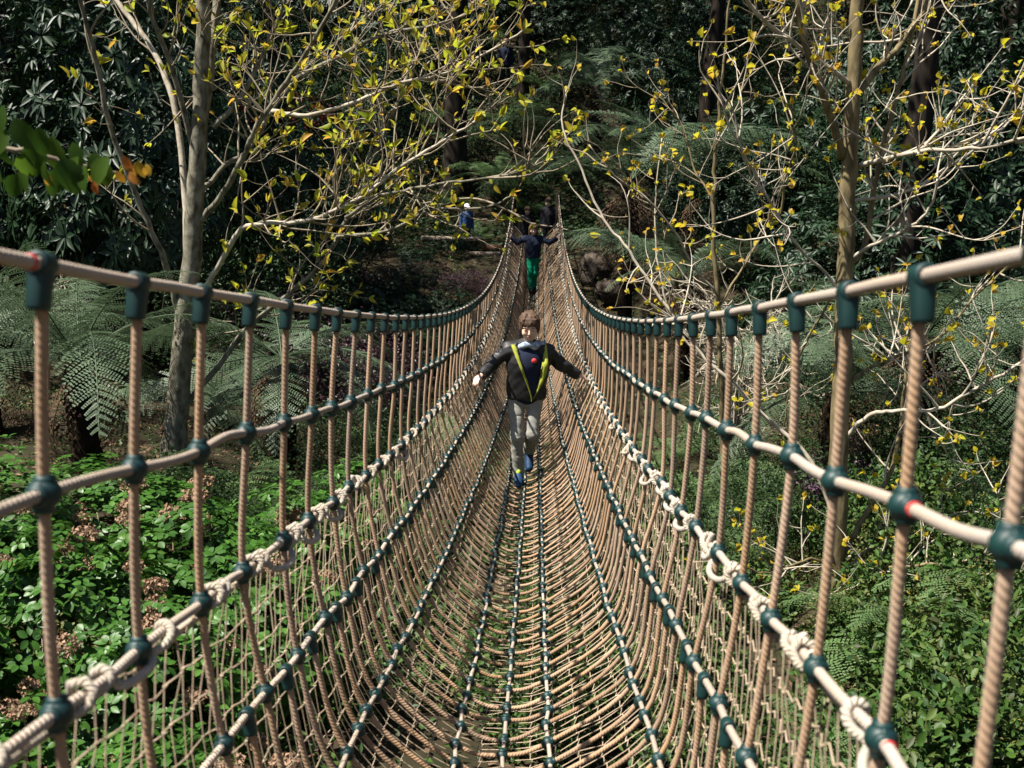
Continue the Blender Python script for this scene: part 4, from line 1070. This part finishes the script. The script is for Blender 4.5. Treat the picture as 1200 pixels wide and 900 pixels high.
# ------------------------------------------------------------------ people: smooth implicit surfaces
class Field:
    def __init__(s, lo, hi, vox):
        s.lo = np.array(lo, float); s.v = vox; s.n = np.ceil((np.array(hi) - s.lo) / vox).astype(int) + 1
        s.d = np.full(s.n, .2, np.float32)
    def region(s, lo, hi):
        a = np.clip(np.floor((lo - s.lo) / s.v).astype(int), 0, s.n); b = np.clip(np.ceil((hi - s.lo) / s.v).astype(int) + 1, 0, s.n)
        ix = [np.arange(a[i], b[i]) for i in range(3)]
        X = np.stack(np.meshgrid(*ix, indexing='ij'), -1) * s.v + s.lo
        return tuple(slice(a[i], b[i]) for i in range(3)), X
    def put(s, sl, D, k, op):
        d = s.d[sl]
        if op == 'add':
            h = np.maximum(k - np.abs(d - D), 0) / max(k, 1e-6); s.d[sl] = np.minimum(d, D) - h * h * k * .25
        else:
            D = -D; h = np.maximum(k - np.abs(d - D), 0) / max(k, 1e-6); s.d[sl] = np.maximum(d, D) + h * h * k * .25
    def cone(s, a, b, ra, rb, k=.02, op='add', sq=(1, 1, 1)):
        a = np.array(a, float); b = np.array(b, float); m = max(ra, rb) + .045
        sl, X = s.region(np.minimum(a, b) - m, np.maximum(a, b) + m)
        if X.size == 0: return
        q = np.array(sq); ab = b - a
        t = np.clip(((X - a) @ ab) / max(1e-9, ab @ ab), 0, 1)
        D = np.linalg.norm((X - a - t[..., None] * ab) / q, axis=-1) - (ra + (rb - ra) * t)
        s.put(sl, D.astype(np.float32), k, op)
    def ell(s, c, r, k=.02, op='add', R=None):
        c = np.array(c, float); r = np.array(r, float); m = r.max() + .045
        sl, X = s.region(c - m, c + m)
        if X.size == 0: return
        L = X - c
        if R is not None: L = L @ R
        k0 = np.linalg.norm(L / r, axis=-1); k1 = np.linalg.norm(L / (r * r), axis=-1)
        s.put(sl, (k0 * (k0 - 1) / np.maximum(k1, 1e-6)).astype(np.float32), k, op)
    def noise(s, f, amp, seed):
        g = np.random.default_rng(seed); I = np.stack(np.meshgrid(*[np.arange(k) for k in s.n], indexing='ij'), -1) * s.v + s.lo
        for i in range(5):
            w_ = rdir(1, g)[0] * f * (.6 + .3 * i); s.d += (amp / (1 + .4 * i)) * np.sin(I @ w_ + g.uniform(0, 6)).astype(np.float32)
    def mesh(s, name, mat):
        d = s.d; ins = d < 0
        cnt = sum(ins[i:d.shape[0] - 1 + i, j:d.shape[1] - 1 + j, k:d.shape[2] - 1 + k].astype(np.int8) for i in (0, 1) for j in (0, 1) for k in (0, 1))
        act = (cnt > 0) & (cnt < 8); cells = np.argwhere(act)
        idx = np.full(act.shape, -1, np.int64); idx[act] = np.arange(len(cells))
        acc = np.zeros((len(cells), 3)); num = np.zeros(len(cells))
        cor = [(i, j, k) for i in (0, 1) for j in (0, 1) for k in (0, 1)]
        val = {c: d[cells[:, 0] + c[0], cells[:, 1] + c[1], cells[:, 2] + c[2]] for c in cor}
        for a in cor:
            for ax in range(3):
                if a[ax] == 0:
                    b = list(a); b[ax] = 1; b = tuple(b)
                    x = (val[a] < 0) != (val[b] < 0)
                    t = val[a][x] / (val[a][x] - val[b][x])
                    p = np.tile(np.array(a, float), (x.sum(), 1)); p[:, ax] += t
                    acc[x] += p; num[x] += 1
        V = (cells + acc / num[:, None]) * s.v + s.lo
        F = []
        for ax in range(3):
            u, v = (ax + 1) % 3, (ax + 2) % 3
            sa = [slice(None)] * 3; sb = [slice(None)] * 3; sa[ax] = slice(0, -1); sb[ax] = slice(1, None)
            A, B = ins[tuple(sa)], ins[tuple(sb)]
            E = np.argwhere(A != B); flip = A[A != B]
            ok = (E[:, u] > 0) & (E[:, v] > 0) & (E[:, u] < act.shape[u]) & (E[:, v] < act.shape[v]); E = E[ok]; flip = flip[ok]
            def c(du, dv):
                q = E.copy(); q[:, u] -= du; q[:, v] -= dv; return idx[q[:, 0], q[:, 1], q[:, 2]]
            q = np.stack([c(0, 0), c(1, 0), c(1, 1), c(0, 1)], -1)
            q[~flip] = q[~flip][:, ::-1]; F.append(q)
        return mesh_arrays(name, V, [np.concatenate(F)], mat, smooth=True)

def rotx(a): return np.array([[1, 0, 0], [0, math.cos(a), -math.sin(a)], [0, math.sin(a), math.cos(a)]])

def head_shapes(F, c, s, tilt, yaw=0.0):
    """skull, jaw, nose, brow, ears, lips about the head centre c; s scales a 0.23 m tall child's head"""
    Rz = np.array([[math.cos(yaw), -math.sin(yaw), 0], [math.sin(yaw), math.cos(yaw), 0], [0, 0, 1]])
    R = Rz @ rotx(tilt)
    def p(x, y, z): return np.array(c) + R @ (np.array([x, y, z]) * s)
    F.ell(p(0, .012, .028), np.array([.072, .088, .082]) * s, .02, R=R)
    F.ell(p(0, -.022, -.03), np.array([.055, .056, .072]) * s, .03, R=R)
    F.ell(p(0, -.046, -.078), np.array([.026, .022, .02]) * s, .022, R=R)
    for q in (-1, 1):
        F.ell(p(.03 * q, -.082, .006), np.array([.017, .012, .012]) * s, .012, 'sub', R)
        F.ell(p(.03 * q, -.068, .004), np.array([.0125, .0125, .011]) * s, .004, R=R)
        F.cone(p(.014 * q, -.081, .024), p(.046 * q, -.068, .022), .006 * s, .004 * s, .01)
        F.ell(p(.037 * q, -.055, -.032), np.array([.02, .018, .022]) * s, .02, R=R)
        F.ell(p(.073 * q, .012, -.006), np.array([.009, .018, .028]) * s, .008, R=R)
    F.cone(p(0, -.079, .012), p(0, -.097, -.024), .006 * s, .0095 * s, .01)
    F.ell(p(.0, -.091, -.03), np.array([.014, .01, .007]) * s, .007, R=R)
    F.cone(p(-.017, -.072, -.053), p(.017, -.072, -.053), .006 * s, .006 * s, .008)
    return p, R

def hand_shapes(F, wrist, d, nrm, s, curl=.35, side=1):
    """palm, four curled fingers of unequal length and a thumb from the side of the palm"""
    d = unit(d); nrm = unit(nrm - d * (nrm @ d)); e = np.cross(d, nrm) * side
    w0 = np.array(wrist)
    pc = w0 + d * .042 * s
    F.cone(w0, pc, .017 * s, .022 * s, .015)
    for q in (-1.2, -.4, .4, 1.2):
        F.cone(w0 + d * .015 * s + e * q * .009 * s, w0 + d * .075 * s + e * q * .0155 * s, .011 * s, .0098 * s, .008)
    for q, L in ((-1.5, .050), (-.5, .064), (.5, .070), (1.5, .062)):
        b = w0 + d * .078 * s + e * q * .0125 * s
        dd = unit(d + e * q * .06 - nrm * curl * .6); m = b + dd * L * .45 * s
        d2 = unit(dd - nrm * curl); m2 = m + d2 * L * .32 * s
        d3 = unit(d2 - nrm * curl * .8); tp = m2 + d3 * L * .25 * s
        F.cone(b - d * .01, m, .0084 * s, .0076 * s, .003); F.cone(m, m2, .0076 * s, .0069 * s, .003); F.cone(m2, tp, .0069 * s, .0056 * s, .003)
    tb = w0 + d * .024 * s + e * .018 * s
    t1 = tb + unit(d * .6 + e * .8 - nrm * .25) * .034 * s; t2 = t1 + unit(d * .9 + e * .35 - nrm * .4) * .027 * s
    F.cone(tb, t1, .0115 * s, .0088 * s, .008); F.cone(t1, t2, .0088 * s, .0066 * s, .004)

def ellipsoid_part(name, c, r, mat, parent, R=None, n=14):
    ph = np.linspace(-PI / 2, PI / 2, n // 2 + 2)
    V, F = lathe([(max(1e-4, math.cos(a)), math.sin(a)) for a in ph], n)
    V = V * np.array(r)
    if R is not None: V = V @ R.T
    link(name, mesh_arrays(name, V + np.array(c), [F], mat, smooth=True), parent)

def person(loc, rz, label, J, H, vox, colors, hair, grp=None, long_hair=False, top_extra=None, jacket=False, scale=1.0, coat_len=0.0, tilt=.3):
    """J: joint positions for a figure facing -y, feet near z = 0"""
    t = thing('person', label, 'person', loc, rz, grp); t.scale = (scale,) * 3
    hs = H / 1.45
    allp = np.array([v for k, v in J.items() if len(v) == 3 and k[:2] != 'hn']); lo = allp.min(0) - .2; hi = allp.max(0) + .2; hi[2] += .08
    # body: one continuous surface
    B = Field(lo, hi, vox)
    hip, chest, neck, head = (np.array(J[k]) for k in ('hip', 'chest', 'neck', 'head'))
    sL, sR = np.array(J['shl']), np.array(J['shr'])
    B.cone(hip, chest, .105 * hs, .115 * hs, .03, sq=(1.15, .8, 1))
    B.cone(sL, sR, .036 * hs, .036 * hs, .04)
    B.cone(chest, neck, .075 * hs, .04 * hs, .05)
    B.cone(neck - [0, 0, .02], head + [0, .015, -.03], .038 * hs, .036 * hs, .02)
    for s in 'lr':
        a, b, c, h = (np.array(J[k + s]) for k in ('sh', 'el', 'wr', 'ha'))
        B.cone(a, b, .037 * hs, .030 * hs, .03); B.cone(b, c, .030 * hs, .021 * hs, .02)
        hand_shapes(B, c, h - c, np.array(J.get('hn' + s, (0, -.3, 1.0))), .95 * hs, J['curl'][0] if 'curl' in J else .35, 1 if s == 'l' else -1)
        a, b, c, h = (np.array(J[k + s]) for k in ('th', 'kn', 'an', 'to'))
        B.cone(a, b, .050 * hs, .033 * hs, .02); B.cone(b, c + (b - c) * .65, .033 * hs, .034 * hs, .02); B.cone(c + (b - c) * .65, c, .034 * hs, .026 * hs, .02)
        B.cone(c - [0, 0, .02], h, .028 * hs, .020 * hs, .02)
    p, R = head_shapes(B, head, hs, tilt)
    link('body', B.mesh('body', M['skin']), t)
    for q in (-1, 1):
        ellipsoid_part('eye', p(.03 * q, -.0745, .001), np.array([.009, .0055, .0042]) * hs, M['eye'], t, R)
        ellipsoid_part('eyebrow', p(.031 * q, -.081, .024), np.array([.016, .004, .0032]) * hs, hair, t, R)
    ellipsoid_part('mouth', p(0, -.0785, -.0535), np.array([.017, .004, .0042]) * hs, M['lip'], t, R)
    # hair
    Hf = Field(head - .24 * np.array([1, 1, 1.5 if long_hair else 1]), head + .24, vox)
    Hf.ell(p(0, .016, .035), np.array([.083, .099, .092]) * hs, .01, R=R)
    if long_hair:
        for q in (-1, 1):
            Hf.cone(p(.068 * q, .01, .0), p(.075 * q, -.02, -.21), .03 * hs, .022 * hs, .03)
        Hf.cone(p(0, .06, 0), p(0, .07, -.22), .07 * hs, .06 * hs, .03)
    else:
        for q in (-1, 1): Hf.ell(p(.066 * q, .022, -.01), np.array([.018, .05, .042]) * hs, .02, R=R)
        Hf.ell(p(0, .07, -.03), np.array([.06, .04, .05]) * hs, .03, R=R)
    Hf.ell(p(0, -.085, -.045), np.array([.061, .068, .088]) * hs, .012, 'sub', R)
    for i, x in enumerate(np.linspace(-.062, .062, 12)):      # fringe locks
        Hf.cone(p(x * .8, -.06, .085), p(x, -.088 + .45 * x * x / .06, .042 + .010 * math.sin(i * 2.3)), .010 * hs, .005 * hs, .004)
    g = np.random.default_rng(int(H * 100))
    for i in range(70):                                      # locks over the crown
        a = g.uniform(0, 6.28); q0 = p(.03 * math.cos(a), .02 + .03 * math.sin(a), .118); q1 = p(.082 * math.cos(a), .015 + .095 * math.sin(a), .055 + g.normal(0, .012))
        Hf.cone(q0, (q0 + q1) / 2 + (p(0, 0, .012) - p(0, 0, 0)), .007 * hs, .007 * hs, .006); Hf.cone((q0 + q1) / 2 + (p(0, 0, .012) - p(0, 0, 0)), q1, .007 * hs, .006 * hs, .006)
    link('hair', Hf.mesh('hair', hair), t)
    # trousers
    T = Field(lo, hi, vox)
    for s in 'lr':
        a, b, c = (np.array(J[k + s]) for k in ('th', 'kn', 'an'))
        T.cone(a + [0, 0, .03], b, .069 * hs, .053 * hs, .016); T.cone(b, c - unit(b - c) * .03, .053 * hs, .047 * hs, .03)
        for i in range(4):                                   # creases
            z = .12 + .12 * i; q = b + (c - b) * z; T.cone(q + [-.05, -.055, .012 * (-1) ** i], q + [.05, -.055, -.012 * (-1) ** i], .004, .004, .012, 'sub')
            q = a + (b - a) * (.12 + .25 * i); T.cone(q + [-.05, -.072, .02 * (-1) ** i], q + [.05, -.07, -.02], .004, .004, .014, 'sub')
    T.cone(hip - [0, 0, .02], hip + [0, 0, .10], .10 * hs, .10 * hs, .03, sq=(1.2, .85, 1))
    for s in 'lr':                                           # open the hem round the ankle
        b, c = np.array(J['kn' + s]), np.array(J['an' + s]); T.ell(c - unit(b - c) * .11, (.1, .1, .1), .004, 'sub')
    T.noise(42, .0026, 8); T.noise(90, .0014, 3)
    link('trousers', T.mesh('trousers', colors[1]), t)
    # shoes
    for s in 'lr':
        c, h = np.array(J['an' + s]), np.array(J['to' + s]); d = unit(h - c - [0, 0, (h - c)[2] * .3])
        S = Field(np.minimum(c, h) - .1, np.maximum(c, h) + .12, min(vox, .005))
        heel = c + [0, .03, -.035]
        S.cone(heel, h, .036 * hs, .032 * hs, .02); S.cone(c + [0, 0, .0], heel + [0, -.02, .01], .036 * hs, .04 * hs, .02)
        S.cone(c + (h - c) * .3 + [0, 0, .012], c + (h - c) * .75, .034 * hs, .034 * hs, .02)
        low = min(heel[2], h[2]) - .025
        sh = link('shoe', S.mesh('shoe', colors[2]), t)
        if len(colors) > 3:
            for i in range(4):                               # laces across the instep
                q = c + (h - c) * (.28 + .16 * i) + [0, 0, .044 - .012 * i]
                link('lace', tube_mesh('lace', cr([q + [-.026, .004, -.012], q + [0, -.003, .006], q + [.026, .004, -.012]], 3), .009, colors[3], 6), sh)
            ellipsoid_part('tongue', c + (h - c) * .30 + [0, 0, .035], (.022, .03, .03), colors[3], sh)
            q0 = h + [0, 0, -.028]
            link('sole', tube_mesh('sole', np.array([heel + [0, .01, -.03], (heel + h) / 2 + [0, 0, -.031], q0]), .018, M['white'] if len(colors) < 5 else colors[4], 8), sh)
    # top
    K = Field(lo, hi, vox)
    bot = hip + [0, 0, .0 - coat_len]
    wj = 1.09 if jacket else 1.0
    K.cone(bot, chest - [0, 0, .02], .127 * hs * wj, .130 * hs * wj, .03, sq=(1.18, .9, 1)); K.cone(chest - [0, 0, .02], chest + [0, 0, .06], .130 * hs * wj, .088 * hs * wj, .05, sq=(1.15, .88, 1))
    K.cone(sL, sR, .063 * hs, .063 * hs, .05)
    K.cone(chest + [0, 0, .05], neck + [0, 0, .01], .075 * hs, .05 * hs, .03)
    for s in 'lr':
        a, b, c = (np.array(J[k + s]) for k in ('sh', 'el', 'wr'))
        K.cone(a, b, .060 * hs, .052 * hs, .03); K.cone(b, c + unit(c - b) * .02, .052 * hs, .045 * hs, .02)
        for i in range(1, 5):
            q = a + (b - a) * (.3 + .2 * i) if i < 3 else b + (c - b) * (.25 * (i - 2)); K.ell(q + [.0, -.03, .072 * hs], (.012, .04, .012), .016, 'sub')
        K.cone(c + unit(c - b) * .07, c + unit(c - b) * .14, .062, .062, .003, 'sub')
    K.ell(bot - [0, 0, .13], (.3, .3, .105), .01, 'sub')
    K.noise(34, .0030, 4); K.noise(75, .0022, 6)
    return t, J, hs, p, R, K

def joints(**kw): return kw
# ---- the boy in the middle of the bridge
BYY = 8.72
bz = knot(0, BYY)[2] + .012
boyx = at(611, 567, BYY)[0]
JB = joints(hip=(.03, .03, .735), chest=(.035, .0, 1.03), neck=(.04, -.02, 1.145), head=(.048, -.045, 1.285),
            shl=(-.115, -.005, 1.10), ell=(-.24, -.03, .985), wrl=(-.315, -.15, .925), hal=(-.35, -.215, .90),
            shr=(.19, .0, 1.095), elr=(.315, .05, .965), wrr=(.425, .09, .895), har=(.485, .11, .865),
            thl=(-.045, .03, .71), knl=(-.04, -.05, .40), anl=(-.025, .0, .085), tol=(-.02, -.13, .032),
            thr=(.10, .03, .71), knr=(.085, -.03, .42), anr=(.055, .25, .20), tor=(.06, .15, .085), curl=(.5,), hnl=(-.3, -.3, 1.0), hnr=(.2, -.2, 1.0))
t, J, hs, p, R, K = person((boyx, BYY, bz), 0, 'boy in open black jacket with lime lining and grey jeans walking on the bridge', JB, 1.42, .005,
                           (M['jacket'], M['jeans'], M['shoe'], M['shoe2'], M['shoe']), M['hairb'], tilt=.20, jacket=True, scale=1.05)
# jacket worn open in a narrow V over a navy jersey
S_ = Field(np.array([-.2, -.2, .6]), np.array([.3, .25, 1.25]), .005)
S_.cone((.03, .02, .76), (.035, .0, 1.01), .122, .122, .03, sq=(1.12, .88, 1)); S_.cone((.035, 0, 1.0), (.04, -.015, 1.12), .11, .062, .05, sq=(1.1, .88, 1))
S_.noise(40, .002, 9)
link('jersey', S_.mesh('jersey', M['navy']), t)
tri = [(-.035, 1.14), (.115, 1.14), (.05, .73)]
for z in np.linspace(.74, 1.16, 24):
    f = (z - .73) / .41; x0 = .078 - .125 * f ** 1.1; x1 = .084 + .085 * f ** .6
    for yy in np.linspace(-.26, -.07, 7): K.cone((x0 + .014, yy, z), (x1 - .014, yy, z), .02, .02, .003, 'sub')
link('jacket', K.mesh('jacket', M['jacket']), t)
def front_y(x, z):                                           # the jacket's front surface
    ix = int(round((x - K.lo[0]) / K.v)); iz = int(round((z - K.lo[2]) / K.v)); col = K.d[ix, :, iz]
    w_ = np.argwhere(col < .004); return K.lo[1] + K.v * w_[0][0] if len(w_) else -.1
for s, name in ((-1, 'l'), (1, 'r')):
    rows = []
    for z in np.linspace(.70, 1.15, 22):
        f = max(0.0, (z - .73) / .41); e = (.081 + .088 * f ** .6) if s > 0 else (.077 - .128 * f ** 1.1)
        wd = (.008 + .044 * math.sin(PI * min(1, f * .86 + .02)) ** 1.6) if s > 0 else (.008 + .034 * f ** 1.3)
        y0 = min(front_y(min(.24, max(-.15, e + s * .012)), z), front_y(min(.24, max(-.15, e + s * .03)), z)) - .004
        a = np.array([e, y0 + .012, z]); b = np.array([e + s * wd * .5, y0 - .007, z]); c = np.array([e + s * wd, y0 - .002, z])
        rows.append(np.stack([a, b, c, c + [0, .008, 0], b + [0, .009, 0], a + [0, .008, 0]]))
    A = np.array(rows); V = A.reshape(-1, 3); m = 6
    i = np.arange(len(A) - 1)[:, None]; j = np.arange(m)[None, :]; j2 = (j + 1) % m
    F = np.stack([i * m + j, i * m + j2, (i + 1) * m + j2, (i + 1) * m + j], -1).reshape(-1, 4)
    link('lapel', mesh_arrays('lapel', V, [F], M['limefab'], smooth=True), t)
V, F = lathe([(.0001, -.004), (.019, -.004), (.021, 0), (.019, .004), (.0001, .005)], 18, Matrix.Rotation(PI / 2, 4, 'X'))
ys = S_.d[int(round((.07 + .2) / .005)), :, int(round((1.02 - .6) / .005))]; yb = -.2 + .005 * np.argwhere(ys < 0)[0][0]
link('badge', mesh_arrays('badge', V + np.array([.088, yb - .004, 1.03]), [F], M['badge'], smooth=True), t)
Sc = Field(np.array([-.15, -.2, 1.0]), np.array([.25, .2, 1.3]), .005)
nk = np.array([.042, -.02, 1.155])
for i in range(26):
    a = 2 * PI * i / 26; b = 2 * PI * (i + 1) / 26
    Sc.cone(nk + [.062 * math.cos(a), .058 * math.sin(a), .012 * math.sin(3 * a) - .014], nk + [.062 * math.cos(b), .058 * math.sin(b), .012 * math.sin(3 * b) - .014], .022, .022, .01)
Sc.cone(nk + [.06, -.03, -.01], nk + [.115, .0, .0], .026, .018, .02); Sc.noise(70, .003, 2)
link('scarf', Sc.mesh('scarf', M['scarf']), t)

# ---- the girl further along
GY = 21.5; gx = at(624, 345, GY)[0]; gz = knot(0, GY)[2] + .012
JG = joints(hip=(0, 0, .76), chest=(0, -.02, 1.05), neck=(0, -.03, 1.17), head=(0, -.06, 1.30),
            shl=(-.15, -.02, 1.11), ell=(-.31, -.04, 1.03), wrl=(-.435, -.06, 1.12), hal=(-.48, -.07, 1.17),
            shr=(.15, -.02, 1.11), elr=(.33, -.02, 1.04), wrr=(.46, -.04, 1.12), har=(.50, -.05, 1.17),
            thl=(-.06, 0, .73), knl=(-.05, -.05, .41), anl=(-.035, .0, .08), tol=(-.035, -.12, .03),
            thr=(.06, 0, .73), knr=(.05, -.02, .42), anr=(.03, .10, .12), tor=(.03, -.01, .04))
t, J, hs, p, R, K = person((gx, GY, gz), 0, 'girl in a navy top and emerald trousers holding both ropes further along the bridge', JG, 1.45, .008, (M['navy'], M['emerald'], M['black']), M['hairl'], long_hair=True)
link('top', K.mesh('top', M['navy']), t)
# ---- waiting figures in the shade
JS = joints(hip=(0, 0, .76), chest=(0, -.02, 1.05), neck=(0, -.03, 1.17), head=(0, -.04, 1.30),
            shl=(-.15, 0, 1.11), ell=(-.19, .02, .88), wrl=(-.18, -.04, .68), hal=(-.18, -.06, .60),
            shr=(.15, 0, 1.11), elr=(.19, .02, .88), wrr=(.18, -.04, .68), har=(.18, -.06, .60),
            thl=(-.075, 0, .73), knl=(-.08, -.02, .41), anl=(-.08, .01, .08), tol=(-.085, -.12, .03),
            thr=(.075, 0, .73), knr=(.08, -.02, .41), anr=(.08, .01, .08), tor=(.085, -.12, .03))
for px, y, sc, lb, cols, hr, lift in ((618, 25.6, .86, 'dark dressed person waiting at the far end of the bridge left of another', (M['black'], M['black'], M['black']), M['hairb'], None),
                               (643, 26.0, .95, 'dark dressed person waiting at the far end of the bridge under the fern fronds', (M['black'], M['black'], M['black']), M['hairb'], None),
                               (547, 27.2, .80, 'person in a blue jacket and white cap behind the timber ledge', (M['blue'], M['black'], M['black']), M['hairb'], None),
                               (591, 36.6, 1.12, 'person in dark blue far up the slope above the bridge end', (M['navy'], M['black'], M['black']), M['hairl'], None)):
    x = at(px, 250, y)[0]
    t, J, hs, p, R, K = person((x, y, float(ground_z(x, y))), rng.uniform(-.4, .4), lb, JS, 1.45, .011, cols, hr, scale=sc, coat_len=.08, tilt=.15)
    link('coat', K.mesh('coat', cols[0]), t)
    if 'cap' in lb:
        Cf = Field(np.array(J['head']) - .2, np.array(J['head']) + .2, .008)
        Cf.ell(p(0, .015, .055), (.09, .105, .085), .01, R=R); Cf.ell(p(0, -.11, .055), (.06, .07, .012), .02, R=R); Cf.ell(p(0, 0, -.06), (.2, .2, .1), .01, 'sub', R)
        link('cap', Cf.mesh('cap', M['white']), t)
